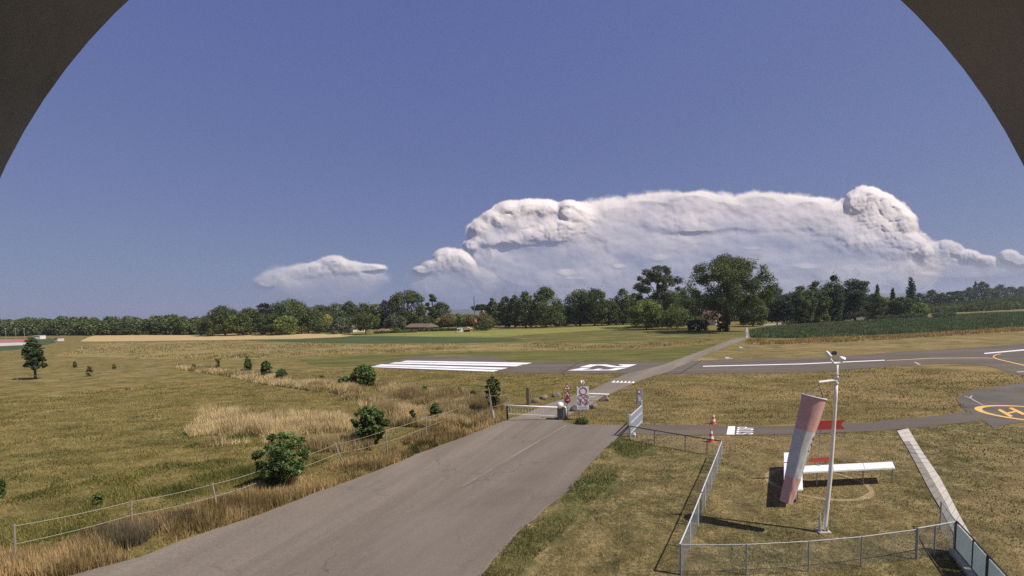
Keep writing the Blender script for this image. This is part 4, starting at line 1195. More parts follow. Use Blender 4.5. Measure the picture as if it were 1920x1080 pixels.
MB().bar(A + np.array([0, 0, 1.45]), A + np.array([3.2, 0, 1.45]), 0.09, 0.09).build('rail', 'mast_grey', fr)
# white meter cabinet at the far end of the track
A = at(1400, 633.5); s = mpp(A)
root = thing('meter_cabinet', A, 'tall narrow white cabinet where the track meets the maize field', 'cabinet')
MB().box(A + np.array([0, 0, 7.5 * s]), (4.6 * s, 3 * s, 15 * s)).build('cabinet_body', 'white_paint', root)
MB().box(A + np.array([-0.2 * s, 0, 17 * s]), (2.2 * s, 2 * s, 4 * s)).build('vent_cap', 'white_paint', root)
MB().box(A + np.array([0, -1.53 * s, 8 * s]), (3.4 * s, 0.1 * s, 9 * s)).build('door', 'galv_light', root)
# shelter near the sports ground, floodlight masts
A = at(102, 640); s = mpp(A)
root = thing('sports_hut', A, 'small pale hut at the edge of the sports ground', 'hut')
MB().box(A + np.array([3 * s, 1.5, 3.0 * s]), (7 * s, 3, 6.0 * s)).build('wall', 'wall_cream', root)
MB().box(A + np.array([3 * s, 1.5, 6.4 * s]), (8.5 * s, 3.6, 0.8 * s)).build('roof', 'roof_grey', root)
A = at(62, 636.5); s = mpp(A)
root = thing('site_container', A, 'white storage container behind the young tree by the sports ground', 'container')
MB().box(A + np.array([6 * s, 1.5, 3.4 * s]), (15 * s, 3, 6.4 * s)).build('container_body', 'wall_white', root)
MB().box(A + np.array([6 * s, 1.5, 6.9 * s]), (15.6 * s, 3.4, 0.5 * s)).build('roof', 'galv_light', root)
for px, lab in ((12, 'floodlight mast at the end of the red running track'), (30.5, 'floodlight mast midway along the red running track'), (47, 'floodlight mast nearest the young tree')):
    A = at(px, 637.5); s = mpp(A)
    root = thing('floodlight_mast', A, 'thin pale ' + lab, 'floodlight', 'floodlights of the sports ground')
    hh = 21 * s
    MB().tube([A, A + np.array([0, 0, hh])], 0.28 * s, 6).build('pole', 'galv', root)
    MB().box(A + np.array([0, 0, hh]), (1.8 * s, 0.6, 0.9 * s)).build('lamp_head', 'galv_light', root)

# ------------------------------------------------------------------ shrubs and saplings in the meadow
GS = 'shrubs and saplings along the meadow fence'
tree('leafy_bush', 532, 812, 914, 104, 'bush', FRESH, 'largest round bright green bush standing on the roadside fence line', 0.02, GS, 3.4, 1.5, 18000, 'bush', stem='stem', fol='foliage')
tree('leafy_bush', 696, 762, 832, 68, 'bush', FRESH, 'second bright green bush behind the upright fence post', 0.02, GS, 3.6, 1.5, 16000, 'bush', stem='stem', fol='foliage')
tree('leafy_bush', 682, 684, 724, 46, 'dense', FRESH[:3], 'dark green bush in front of the runway threshold stripes', 0.02, GS, 4.2, 0.8, 9000, 'bush', stem='stem', fol='foliage')
tree('leafy_bush', 652, 706, 722, 34, 'wide', GREEN, 'low spreading dark bush beside the bush before the threshold stripes', 0.0, GS, 3.4, 1.6, 9000, 'bush', stem='stem', fol='foliage')
tree('small_tree', 925, 706, 778, 30, 'bush', [(0.060, 0.092, 0.038), (0.080, 0.112, 0.050), (0.046, 0.070, 0.030)], 'slim young tree behind the leaning pole left of the barrier', 0.16, GS, 3.2, 0.55, 9000)
tree('young_tree', 67, 632, 711, 38, 'egg', [(0.082, 0.115, 0.048), (0.105, 0.140, 0.058), (0.062, 0.088, 0.038)], 'lone young tree on a bare trunk in the wide meadow', 0.22, None, 3.6, 1.0, 9000)
for (px, top, base, w, kind, cols, lab) in (
    (500, 677, 707, 20, 'round', FRESH[:3], 'small dark round headed sapling beside the low black bush'),
    (528, 692, 711, 22, 'dense', CONIF, 'low rounded black green bush against the far fence post'),
    (466, 670, 700, 13, 'column', FRESH[:3], 'upright narrow sapling, tallest of the thin ones by the far fence'),
    (409, 673, 691, 10, 'open', GREEN, 'tiny thin sapling farthest along the pale grass strip'),
    (604, 703, 716, 9, 'round', GREEN, 'tiny green sapling between two pale fence posts'),
    (797, 723, 744, 13, 'round', FRESH[:3], 'small dark sapling on top of the tall dry grass'),
    (888, 732, 751, 14, 'open', GREEN, 'small loose shrub left of the slim young tree'),
    (862, 726, 745, 10, 'column', GREEN, 'thin sapling clinging to a far fence post'),
    (817, 756, 792, 20, 'egg', FRESH[:3], 'pointed green sapling behind the roadside fence'),
    (774, 768, 797, 12, 'open', GREEN, 'nearly bare dark sapling in the tall dry grass'),
    (364, 683, 693, 8, 'round', GREEN, 'tiny brown green shrub at the start of the pale strip'),
    (168, 686, 705, 16, 'open', OLIVE, 'thin yellow green shrub in the far meadow'),
    (141, 678, 689, 6, 'column', GREEN, 'tiny dark upright shrub in the dry far meadow'),
    (215, 683, 692, 6, 'column', GREEN, 'tiny dark shrub beside a far fence post'),
    (768, 612, 617, 8, 'dense', GREEN, 'small dark garden shrub before the red wall'),
    (1092, 783, 795, 24, 'dense', GREEN, 'flat weed clump at the road edge under the large sign'),
    (185, 925, 948, 26, 'open', FRESH, 'tangled weedy bush in the near meadow behind the tape fence'),
    (-4, 895, 935, 30, 'round', GREEN, 'dark bush cut off at the side of the near meadow')):
    tree('sapling', px, top, base, w, kind, cols, lab, 0.02, GS, max(2.0, (base - top) * 0.12), 2.0, 2500, 'shrub', stem='stem', fol='foliage')
A = at(240, 730)
m = MB()
m.lathe([(0.26, 0.0), (0.25, 0.12), (0.17, 0.24), (0.05, 0.31)], A, 12)
o = m.build('molehill', 'dark_wood', None, smooth=True, origin=A)
tag(o, 'small black mound of earth alone in the open meadow', 'molehill')

# ------------------------------------------------------------------ grass
def inside(P, poly):
    x, y = P[:, 0], P[:, 1]
    c = np.zeros(len(P), bool)
    n = len(poly)
    for i in range(n):
        x0, y0 = poly[i]
        x1, y1 = poly[(i + 1) % n]
        k = ((y0 > y) != (y1 > y))
        with np.errstate(divide='ignore', invalid='ignore'):
            xx = (x1 - x0) * (y - y0) / (y1 - y0) + x0
        c ^= k & (x < xx)
    return c

def blades(name, P, h, w, cols, label, seed, lean=0.35, cat='grass'):
    r = np.random.RandomState(seed)
    n = len(P)
    t = r.uniform(0, 2 * math.pi, n)
    d = np.stack([np.cos(t), np.sin(t)], 1) * (w / 2)[:, None]
    t2 = r.uniform(0, 2 * math.pi, n)
    ln = (np.abs(r.normal(0, lean, n)) * h)
    V = np.zeros((n, 3, 3))
    V[:, 0, :2], V[:, 1, :2] = P - d, P + d
    V[:, 2, :2] = P + np.stack([np.cos(t2), np.sin(t2)], 1) * ln[:, None]
    V[:, 0, 2] = V[:, 1, 2] = 0.0
    V[:, 2, 2] = h
    C = np.repeat(cols, 3, axis=0)
    o = bpy.data.objects.new(name, mesh_np(name, V.reshape(-1, 3), np.arange(3 * n).reshape(n, 3), M['blade'], C))
    COL.objects.link(o)
    return tag(o, label, cat, None, 'stuff')

ROADP = gp(ROAD_L + ROAD_R)
def polar(n, r0, r1, a0, a1, seed):
    r = np.random.RandomState(seed)
    rad = r0 * (r1 / r0) ** r.rand(n)
    a = np.radians(r.uniform(a0, a1, n))
    return np.stack([rad * np.sin(a), rad * np.cos(a)], 1)

def colmix(P, c0, c1, scale, seed, var=0.48):
    r = np.random.RandomState(seed)
    f = np.clip((fbm(P[:, 0] * scale + 50, P[:, 1] * scale + 80, 5) - 0.5) * 3.2 + 0.5 + r.normal(0, 0.22, len(P)), 0, 1)[:, None]
    c = np.array(c0)[None] * (1 - f) + np.array(c1)[None] * f
    return c * r.uniform(1 - var, 1 + var, len(P))[:, None]

# short turf over meadow and lawns (denser nearer the eye)
P = polar(330000, 11.5, 75, -52, 52, 21)
solid = gp(RUNWAY), gp([(966, 783), (1030, 757), (1105, 733), (1180, 700), (1262, 677), (1320, 668), (1295, 678), (1195, 716), (1100, 761), (1052, 791)]), gp([(1150, 798), (1380, 799), (1633, 791), (1811, 773), (1846, 789), (1746, 801), (1640, 810), (1380, 818), (1150, 815)]), gp([(1791, 748), (1823, 731), (1920, 718), (2100, 695), (2160, 782), (1925, 792), (1864, 803)]), gp(SLAB_L + SLAB_R[::-1]), ROADP
keep = np.ones(len(P), bool)
for q in solid:
    keep &= ~inside(P, q)
P = P[keep]
RC = (at(1440, 906) + at(1625, 906)) / 2
dr = np.linalg.norm(P - RC[:2], axis=1)
P = P[~((dr > 1.85) & (dr < 2.08) & (np.random.RandomState(2).rand(len(P)) < 0.8))]
rad = np.linalg.norm(P, axis=1)
r = np.random.RandomState(5)
right = inside(P, gp([(1150, 806), (1380, 812), (1640, 806), (1846, 786), (2200, 760), (2600, 1200), (2300, 1500), (700, 1500), (900, 1080), (1100, 880)]))
verge = inside(P, gp([(1165, 818), (1240, 836), (1150, 915), (1060, 1010), (960, 1130), (860, 1130), (940, 1040), (1057, 928), (1140, 836)]))
left = ~right
h = (0.035 + 0.05 * r.rand(len(P))) * np.where(left, 1.5, 1.0) * (0.55 + fbm(P[:, 0] * 1.3, P[:, 1] * 1.3, 3))
w = rad * 0.00085 * r.uniform(0.7, 1.6, len(P))
c = colmix(P, (0.080, 0.076, 0.024), (0.42, 0.305, 0.135), 0.55, 31)
cm = colmix(P, (0.095, 0.098, 0.024), (0.34, 0.255, 0.095), 0.42, 32)
c = np.where(left[:, None], cm, c)
mown = inside(P, gp(SLAB_R[:1] + [(1842, 787), (1870, 801), (1900, 793), (2200, 770), (2700, 1300), (2000, 1300)] + SLAB_R[::-1]))
hd = at(1890, 905)[:2] - at(1740, 835)[:2]
hd = hd / np.linalg.norm(hd)
sa, sb_ = P @ hd, P @ np.array([-hd[1], hd[0]])
fs_ = np.clip((fbm(sa * 0.16 + 20, sb_ * 1.5 + 40, 5) - 0.5) * 4.0 + 0.42 + r.normal(0, 0.16, len(P)), 0, 1)[:, None]
cs = (np.array((0.085, 0.072, 0.028))[None] * (1 - fs_) + np.array((0.33, 0.235, 0.105))[None] * fs_) * r.uniform(0.6, 1.4, len(P))[:, None]
c = np.where(mown[:, None], cs, c)
blades('meadow_grass', P[~verge], h[~verge], w[~verge], c[~verge], 'short dry brown and olive grass over meadow and lawns', 41, 0.5)
# weeds along the road verge by the lawn
P = polar(150000, 11.5, 45, -20, 32, 22)
P = P[inside(P, gp([(1165, 818), (1225, 832), (1150, 905), (1100, 955), (1050, 1005), (990, 1060), (940, 1130), (850, 1130), (905, 1078), (975, 994), (1057, 926), (1142, 834)]))]
rad = np.linalg.norm(P, axis=1)
r = np.random.RandomState(6)
f = fbm(P[:, 0] * 0.9, P[:, 1] * 0.9, 4)
k = r.rand(len(P)) < np.clip((f - 0.27) * 5, 0.12, 1)
P, rad, f = P[k], rad[k], f[k]
blades('green_weeds', P, (0.05 + 0.22 * r.rand(len(P)) * f), rad * 0.0013 * r.uniform(0.7, 1.6, len(P)), colmix(P, (0.075, 0.098, 0.030), (0.24, 0.215, 0.075), 0.7, 33), 'green weeds growing along the road edge of the lawn', 42, 0.6, 'weeds')

def tall(name, poly, n, hmin, hmax, c0, c1, label, seed, thr=0.35, wk=0.0011, r0=11, r1=140, scale=0.35, lean=0.25):
    Q = gp(poly)
    a = [math.degrees(math.atan2(q[0], q[1])) for q in Q]
    rr = [math.hypot(*q) for q in Q]
    P = polar(n, max(min(rr), r0), min(max(rr), r1), min(a), max(a), seed)
    P = P[inside(P, Q)]
    P = P[~inside(P, ROADP)]
    r = np.random.RandomState(seed)
    f = fbm(P[:, 0] * scale + 11, P[:, 1] * scale + 3, 5)
    k = r.rand(len(P)) < np.clip((f - thr) * 5, 0.0, 1)
    P, f = P[k], f[k]
    rad = np.linalg.norm(P, axis=1)
    hh = (hmin + (hmax - hmin) * r.rand(len(P)) ** 1.4) * np.clip(0.5 + (f - thr) * 2.0, 0.4, 1.2)
    return blades(name, P, hh, rad * wk * r.uniform(0.6, 1.5, len(P)), colmix(P, c0, c1, 0.5, seed + 1, 0.3), label, seed + 2, lean)

TAN0, TAN1 = (0.31, 0.235, 0.105), (0.68, 0.54, 0.29)
ORA0, ORA1 = (0.20, 0.145, 0.058), (0.58, 0.415, 0.20)
tall('tall_dry_grass', [(20, 1085), (125, 1083), (262, 1046), (425, 987), (592, 925), (735, 872), (880, 818), (945, 790), (930, 770), (860, 785), (790, 815), (715, 845), (640, 870), (560, 900), (400, 945), (240, 985), (30, 1040), (-80, 1060), (-60, 1130)], 330000, 0.15, 0.55, ORA0, ORA1, 'tall orange dry grass between the tape fence and the road', 51, 0.33, scale=0.6)
tall('tall_dry_grass', [(345, 810), (380, 775), (450, 768), (560, 785), (660, 775), (700, 790), (700, 845), (600, 850), (480, 830), (380, 840)], 170000, 0.25, 0.95, TAN0, TAN1, 'tall straw coloured grass in front of the two bushes', 52, 0.38, scale=0.45)
tall('tall_dry_grass', [(630, 735), (700, 722), (800, 738), (900, 752), (945, 765), (930, 788), (880, 800), (800, 802), (720, 800), (690, 765), (650, 755)], 420000, 0.25, 1.0, TAN0, TAN1, 'tall straw coloured grass beyond the roadside fence', 53, 0.30, scale=0.4)
tall('tall_dry_grass', [(330, 686), (400, 690), (480, 700), (560, 712), (640, 722), (720, 735), (690, 745), (600, 735), (500, 722), (420, 705), (330, 692)], 260000, 0.2, 0.7, TAN0, TAN1, 'narrow strip of pale tall grass along the far fence', 54, 0.30, scale=0.4)
tall('tall_green_weeds', [(640, 870), (715, 848), (790, 818), (860, 786), (930, 772), (945, 790), (880, 815), (735, 868), (660, 898)], 60000, 0.1, 0.5, (0.045, 0.060, 0.018), (0.15, 0.14, 0.045), 'dark green weeds under the roadside fence', 55, 0.46, scale=0.7)
tall('tall_green_weeds', [(150, 1000), (300, 965), (410, 935), (420, 955), (300, 1010), (240, 1030), (160, 1030)], 60000, 0.25, 0.7, (0.10, 0.085, 0.05), (0.27, 0.22, 0.13), 'tall grey brown dead weed stalks at the near fence posts', 56, 0.40, scale=0.7, lean=0.12)
tall('green_weeds', [(0, 900), (250, 850), (480, 800), (640, 850), (560, 895), (400, 935), (240, 975), (30, 1030), (-100, 1010)], 110000, 0.06, 0.28, (0.105, 0.118, 0.032), (0.26, 0.23, 0.070), 'green and yellow weeds in the near meadow', 57, 0.44, scale=0.5, lean=0.5)
tall('tall_dry_grass', [(100, 668), (180, 645), (430, 639), (700, 645), (1000, 644), (1200, 644), (1330, 638), (1340, 641), (1200, 654), (1000, 656.5), (800, 659), (600, 666), (420, 676), (250, 672)], 90000, 0.2, 0.5, (0.20, 0.165, 0.066), (0.46, 0.36, 0.165), 'long belt of dry tan grass before the crop field', 58, 0.34, r1=260, scale=0.12)
tall('tall_dry_grass', [(1396, 645), (1400, 637), (1500, 636), (1640, 630), (1800, 622), (1920, 614), (2000, 608), (2000, 616), (1920, 621), (1640, 639), (1440, 647)], 60000, 0.3, 0.7, TAN0, (0.46, 0.33, 0.12), 'strip of tan grass along the maize field', 59, 0.25, r1=260, scale=0.2)
tall('maize_crop', [(1408, 633), (1404, 621), (1450, 613), (1560, 605), (1700, 597), (1800, 590), (1930, 583), (2000, 580), (2000, 608), (1920, 613), (1800, 620), (1640, 628), (1500, 634)], 120000, 0.4, 0.8, (0.105, 0.135, 0.060), (0.20, 0.235, 0.105), 'green maize plants filling the field beyond the runway', 60, 0.10, r1=420, scale=0.05, wk=0.0016)

# ------------------------------------------------------------------ electric tape fences
def post_tilt(top, base):
    """post from its base pixel on the ground to its top pixel"""
    B = at(*base)
    T = on_plane(top[0], top[1], B)
    return B, T

def tape_fence(label, posts, r=0.035, mats=None, levels=(0.95, 0.5), sag=0.06, ends=(True, True), tape_w=0.022, extra=None, group='electric tape fences'):
    root = thing('tape_fence', at(*posts[0][1]), label, 'fence', group)
    BT = []
    for k, (t, b) in enumerate(posts):
        B, T = post_tilt(t, b)
        if T[2] < 0.25:
            T = B + np.array([0, 0, 0.9])
        BT.append((B, T))
        MB().tube([B - np.array([0, 0, 0.1]), T], [r * 1.1, r * 0.85], 7).build('post', mats or 'wood', root)
    for lv in levels:
        for (B0, T0), (B1, T1) in zip(BT[:-1], BT[1:]):
            p, q = B0 + (T0 - B0) * lv, B1 + (T1 - B1) * lv
            m = MB()
            N = 8
            pts = []
            for j in range(N + 1):
                f = j / N
                c = p + (q - p) * f
                c = c - np.array([0, 0, sag * 4 * f * (1 - f)])
                pts.append(c)
            for a, b in zip(pts[:-1], pts[1:]):
                m.bar(a, b, 0.004, tape_w * 0.55)
            m.build('tape', 'tape', root)
    return root
tape_fence('sagging white tape fence on wooden posts beside the road',
    [((-24, 945), (-30, 1000)), ((27, 983), (29, 1060)), ((246, 938), (248, 995)), ((398, 906), (409, 957)), ((500, 876), (508, 918)), ((628, 832), (645, 868)), ((723, 805), (727, 854)), ((798, 781), (800, 822)), ((859, 765), (864, 784)), ((917, 740), (923, 788)), ((952, 738), (958, 770))], 0.035, 'wood', (0.96, 0.52), 0.05, tape_w=0.030)
tape_fence('far thin white tape fence on short posts in front of the runway', [((541, 698), (541, 712)), ((577, 700), (577, 714)), ((617, 706), (617, 718)), ((727, 714), (727, 726)), ((770, 718), (770, 730)), ((821, 722), (821, 735)), ((863, 724), (863, 740)), ((905, 729), (906, 748)), ((950, 736), (952, 757))], 0.035, 'wood', (0.97, 0.45), 0.04, tape_w=0.035)
tape_fence('farthest white tape fence crossing the open meadow', [((-20, 705), (-20, 714)), ((32, 704), (32, 713)), ((98, 702), (98, 711)), ((155, 698), (155, 707)), ((217, 694), (217, 702)), ((272, 690), (272, 700)), ((348, 683), (348, 693)), ((398, 687), (398, 696)), ((461, 691), (461, 703)), ((477, 694), (477, 705)), ((541, 698), (541, 711))], 0.04, 'wood', (0.9,), 0.05, tape_w=0.05)
# the leaning pole beside the barrier, the dark upright post
B, T = post_tilt((916, 727), (927, 792))
root = thing('leaning_pole', B, 'tall leaning wooden pole in a thick pale sleeve beside the barrier', 'pole')
MB().tube([B, T], [0.05, 0.035], 8).build('pole', 'wood', root)
MB().tube([B - np.array([0, 0, 0.05]), B + (T - B) * 0.36], [0.095, 0.085], 10).build('sleeve', 'concrete', root)
B, T = post_tilt((988.5, 727), (989.5, 759))
root = thing('wooden_post', B, 'thick dark square wooden post on the grass behind the barrier', 'post')
MB().bar(B, T, 0.24, 0.24).build('post_shaft', 'dark_wood', root)
MB().bar(B + np.array([0.122, -0.06, 0]), T + np.array([0.122, -0.06, -0.02]), 0.05, 0.14).build('pale_face', 'wood', root)

# ------------------------------------------------------------------ chain-link fences round the signal area
def chain_panel(A, B, h, cell=0.10, wire=0.003, z0=0.04):
    m = MB()
    A, B = np.array(A, float), np.array(B, float)
    L = float(np.linalg.norm((B - A)[:2]))
    X = (B - A) / max(L, 1e-6)
    hh = h - z0
    n = int((L + hh) / cell) + 1
    for sgn in (1, -1):
        for k in range(n):
            u0 = k * cell - (hh if sgn > 0 else 0)
            u1 = u0 + hh * 1.0 if sgn > 0 else u0
            ua, ub = (u0, u0 + hh) if sgn > 0 else (k * cell, k * cell - hh)
            za, zb = z0, h
            # clip to the bay
            t0, t1 = 0.0, 1.0
            du = ub - ua
            for lim in (0.0, L):
                pass
            ts = sorted([(0 - ua) / du, (L - ua) / du])
            t0, t1 = max(0.0, ts[0]), min(1.0, ts[1])
            if t1 - t0 < 0.02:
                continue
            p = A + X * (ua + du * t0) + np.array([0, 0, za + (zb - za) * t0])
            q = A + X * (ua + du * t1) + np.array([0, 0, za + (zb - za) * t1])
            m.bar(p, q, wire, wire)
    return m

def chain_fence(label, tops, h, pr=0.024, rail=0.018, rmat='galv', pmat='galv', cell=0.10, brace=None, wire=0.003):
    G = []
    for t in tops:
        g = at(t[0], t[1], h)
        G.append(np.array([g[0], g[1], 0.0]))
    root = thing('chain_link_fence', G[0], label, 'fence', 'wire fences of the signal area')
    for g in G:
        MB().tube([g - np.array([0, 0, 0.1]), g + np.array([0, 0, h + 0.02])], pr, 8).build('post', pmat, root)
    for a, b in zip(G[:-1], G[1:]):
        MB().tube([a + np.array([0, 0, h]), b + np.array([0, 0, h])], rail, 7).build('top_rail', rmat, root)
        chain_panel(a, b, h - 0.02, cell, wire).build('wire_mesh', 'galv', root)
    if brace is not None:
        i, px, py = brace
        MB().tube([G[i] + np.array([0, 0, h * 0.9]), at(px, py)], pr * 0.7, 6).build('brace', 'galv', root)
    return G
GA = chain_fence('long galvanised mesh fence running back from the near corner', [(1275, 1020), (1294, 976), (1309, 939), (1322, 906), (1334, 877), (1344, 852), (1353, 828)], 0.95, 0.028, 0.022, 'galv_light', 'galv_light', brace=(6, 1369, 851))
GB = chain_fence('near galvanised mesh fence crossing below the white pole', [(1277, 1021.5), (1400, 1021), (1517, 1015), (1616, 1006.5), (1719, 993)], 0.95, 0.022, 0.015)
GC = chain_fence('higher short mesh bay beside the grey panels', [(1721, 990.5), (1754, 985), (1791, 978.5)], 1.0, 0.026, 0.022)
GD = chain_fence('short mesh bay running back over the slab path', [(1793, 978), (1765, 940.5)], 1.0, 0.026, 0.020)
GE = chain_fence('low dark railed mesh fence between grey gate and corner', [(1181, 799), (1227.5, 807), (1285, 816.5), (1326, 823), (1352, 827)], 0.85, 0.032, 0.028, 'dark_metal', 'wood', 0.11)
# short plain wire fence beside the large sign
B0 = at(1150, 792)
root = thing('wire_fence', at(1130, 790), 'thin plain wire fence on slim posts beside the large sign', 'fence')
for px, tp in ((1127, 764), (1148, 767), (1176, 768)):
    b = at(px, tp + 22)
    MB().tube([b, b + np.array([0, 0, 0.85])], 0.015, 6).build('post', 'galv', root)
for z in (0.45, 0.82):
    MB().tube([at(1127, 786) + np.array([0, 0, z]), at(1148, 789) + np.array([0, 0, z]), at(1178, 790) + np.array([0, 0, z])], 0.006, 5).build('wire', 'galv', root)

# grey solid panels on a concrete kerb
h = 1.0
tp = [at(1794, 979, h), at(1825.5, 1013, h), at(1854, 1044, h), at(1890, 1083, h), at(1960, 1160, h)]
gq = [np.array([p[0], p[1], 0.0]) for p in tp]
root = thing('panel_fence', gq[0], 'fence of flat grey panels in dark frames on a pale concrete kerb', 'fence')
MB().bar(gq[0] + np.array([-0.06, -0.0, 0.06]), gq[-1] + np.array([-0.06, 0, 0.06]), 0.26, 0.14).build('kerb', 'concrete', root)
for k, g in enumerate(gq):
    MB().bar(g, g + np.array([0, 0, h + 0.02]), 0.075 if k % 2 == 0 else 0.035, 0.075 if k % 2 == 0 else 0.035).build('post', 'dark_metal', root)
for a, b in zip(gq[:-1], gq[1:]):
    d = (b - a) / np.linalg.norm(b - a)
    MB().bar(a + d * 0.05 + np.array([0, 0, 0.56]), b - d * 0.05 + np.array([0, 0, 0.56]), 0.02, 0.80).build('panel', 'panel', root)
    MB().tube([a + np.array([0, 0, h + 0.03]), b + np.array([0, 0, h + 0.03])], 0.024, 7).build('top_rail', 'dark_metal', root)
    MB().tube([a + np.array([0, 0, 0.14]), b + np.array([0, 0, 0.14])], 0.016, 6).build('bottom_rail', 'dark_metal', root)

# ------------------------------------------------------------------ windsock mast
P0 = at(1543, 998)
q = lambda px, py: on_plane(px, py, P0)
root = thing('windsock_mast', P0, 'tall cream mast with a forked head and side arm holding the windsock', 'mast')
MB().box(P0 + np.array([0, 0, 0.03]), (0.42, 0.34, 0.06)).build('base_plate', 'concrete', root)
br = MB()
for sx in (-1, 1):
    br.prism([(-0.09, 0), (0.09, 0), (0.035, 0.62), (-0.035, 0.62)], 0.014, P0 + np.array([sx * 0.12 - 0.007, 0.0, 0.06]), (0, 1, 0), (0, 0, 1))
br.build('foot_bracket', 'cream_pole', root)
top = q(1570, 684)
pts = [q(1547, 985), q(1556, 900), q(1562, 820), q(1567, 745), q(1568.2, 722)]
MB().tube([P0 + np.array([0.02, 0, 0.10])] + pts, [0.075, 0.072, 0.066, 0.060, 0.054, 0.050], 12).build('pole', 'cream_pole', root, smooth=True)
MB().tube([q(1568.2, 723), top], [0.036, 0.034], 10).build('upper_pole', 'cream_pole', root, smooth=True)
c_ = MB()
for py in (718, 707, 701):
    a = q(1568.4, py)
    c_.tube([a - np.array([0, 0, 0.03]), a + np.array([0, 0, 0.03])], 0.066, 12)
c_.build('clamp_collar', 'cream_pole', root)
MB().tube([q(1568, 713), q(1535, 717)], 0.05, 8).build('side_arm', 'cream_pole', root)
fk = MB()
fk.tube([q(1556, 672), q(1563.5, 681.5), q(1577, 681), q(1579.5, 673)], 0.032, 8)
fk.build('fork', 'cream_pole', root, smooth=True)
# anemometer-like lamp heads
l1 = MB().tube([q(1557, 671), q(1555, 667), q(1549.5, 659.5)], [0.04, 0.07, 0.05], 10).build('lamp_head', 'white_paint', root, smooth=True)
ld = q(1563.5, 662)
sub('lens', MB().tube([ld + np.array([0, -0.05, 0]), ld + np.array([0, 0.05, 0])], [0.075, 0.06], 12), 'dark_metal', l1, root)
sub('lens_arm', MB().tube([q(1556, 666), ld], 0.015, 6), 'dark_metal', l1, root)
l2 = MB().tube([q(1576.3, 675), q(1576, 668.5)], [0.055, 0.06], 10).build('lamp_head', 'white_paint', root, smooth=True)
ld = q(1581.5, 673)
sub('lens', MB().tube([ld + np.array([0, -0.04, 0.03]), ld + np.array([0, 0.04, -0.03])], [0.05, 0.06], 12), 'galv_light', l2, root)
# windsock
sock_m, sock_t = q(1526.5, 744), q(1474, 941)
ax = Vector(sock_t - sock_m)
Ls = ax.length
axn = ax.normalized()
root = thing('windsock', sock_m, 'limp faded red and white windsock hanging from the side arm', 'windsock')
U_ = Vector((0, 1, 0))
U_ = (U_ - axn * U_.dot(axn)).normalized()
W_ = axn.cross(U_)
rm_, rt_ = 20.5 * mpp(P0), 11.5 * mpp(P0)
def fold(f, t):
    g = math.exp(-((t - 2.35 - 0.15 * math.sin(4 * f)) / 0.16) ** 2) + 0.7 * math.exp(-((t - 4.0 + 0.2 * f) / 0.14) ** 2)
    k = min(1.0, f * 5)
    return 1 - 0.17 * g * k + 0.05 * math.sin(5 * t + 3 * f) * (0.1 + f) + 0.03 * math.sin(11 * t - 17 * f) * (0.1 + f) + 0.022 * math.sin(46 * f + 3 * math.sin(t * 2)) * (0.15 + (f > 0.70)) * k
def sock(f0, f1, mat, name, out=0.0):
    m = MB()
    N, K = 36, max(6, int(44 * (f1 - f0)))
    vs, fs = [], []
    for i in range(K + 1):
        f = f0 + (f1 - f0) * i / K
        rr = rm_ + (rt_ - rm_) * f + out
        c = Vector(sock_m) + axn * (Ls * f) + Vector((0.012 * math.sin(f * 9), 0, 0))
        for k in range(N):
            t = 2 * math.pi * k / N
            wr = fold(f, t)
            vs.append(c + (U_ * math.cos(t) * 0.85 + W_ * math.sin(t)) * rr * wr)
    for i in range(K):
        for k in range(N):
            a, b = i * N + k, i * N + (k + 1) % N
            fs.append((a, b, b + N, a + N))
    m.add(vs, fs)
    return m.build(name, mat, root, smooth=True)
sock(0.0, 0.315, 'sock_red', 'red_band')
wb = sock(0.315, 0.755, 'sock_white', 'white_band')
sock(0.755, 1.0, 'sock_red', 'red_band')
m = MB()
pts = []
for k in range(25):
    t = 2 * math.pi * k / 24
    pts.append(Vector(sock_m) + (U_ * math.cos(t) * 0.85 + W_ * math.sin(t)) * rm_ * 1.01)
m.tube(pts, 0.026, 8, False)
m.build('mouth_ring', 'sock_white', root, smooth=True)
hang = q(1536, 722)
for t in (0.3, 1.35, 2.6, 3.9, 5.1):
    MB().tube([Vector(sock_m) + (U_ * math.cos(t) * 0.85 + W_ * math.sin(t)) * rm_, hang], 0.011, 5).build('bridle_cord', 'wood', root)
MB().tube([hang, q(1536, 717)], 0.008, 5).build('swivel', 'galv', root)
# faded lettering on the white band: emblem loop and a line of small marks too faded to read
e_ = MB()
def on_sock(f, t, o=0.006):
    rr = (rm_ + (rt_ - rm_) * f) * 1.0
    wr = fold(f, t)
    return Vector(sock_m) + axn * (Ls * f) + Vector((0.012 * math.sin(f * 9), 0, 0)) + (U_ * math.cos(t) * 0.85 + W_ * math.sin(t)) * (rr * wr + o)
tc = None
best = -9
for k in range(72):     # side of the sock turned toward the road and the sky
    t = 2 * math.pi * k / 72
    n_ = U_ * math.cos(t) + W_ * math.sin(t)
    sc_ = n_.dot(Vector((0.80, -0.60, 0.0)))
    if sc_ > best:
        best, tc = sc_, t
lp = [on_sock(0.455 + 0.035 * math.cos(a), tc + 0.30 * math.sin(a)) for a in [2 * math.pi * j / 16 for j in range(13)]]
e_.tube(lp, 0.013, 5)
e_.tube([on_sock(0.345 + 0.007 * j, tc + 0.10 * math.sin(j * 0.8)) for j in range(12)], 0.012, 5)
for j in range(20):
    f = 0.52 + j * 0.0112
    e_.tube([on_sock(f, tc - 0.12), on_sock(f + 0.002 * (j % 3), tc + 0.12 - 0.10 * (j % 4 == 1))], 0.006, 4)
sub('faded_lettering', e_, 'sock_text', wb, root)

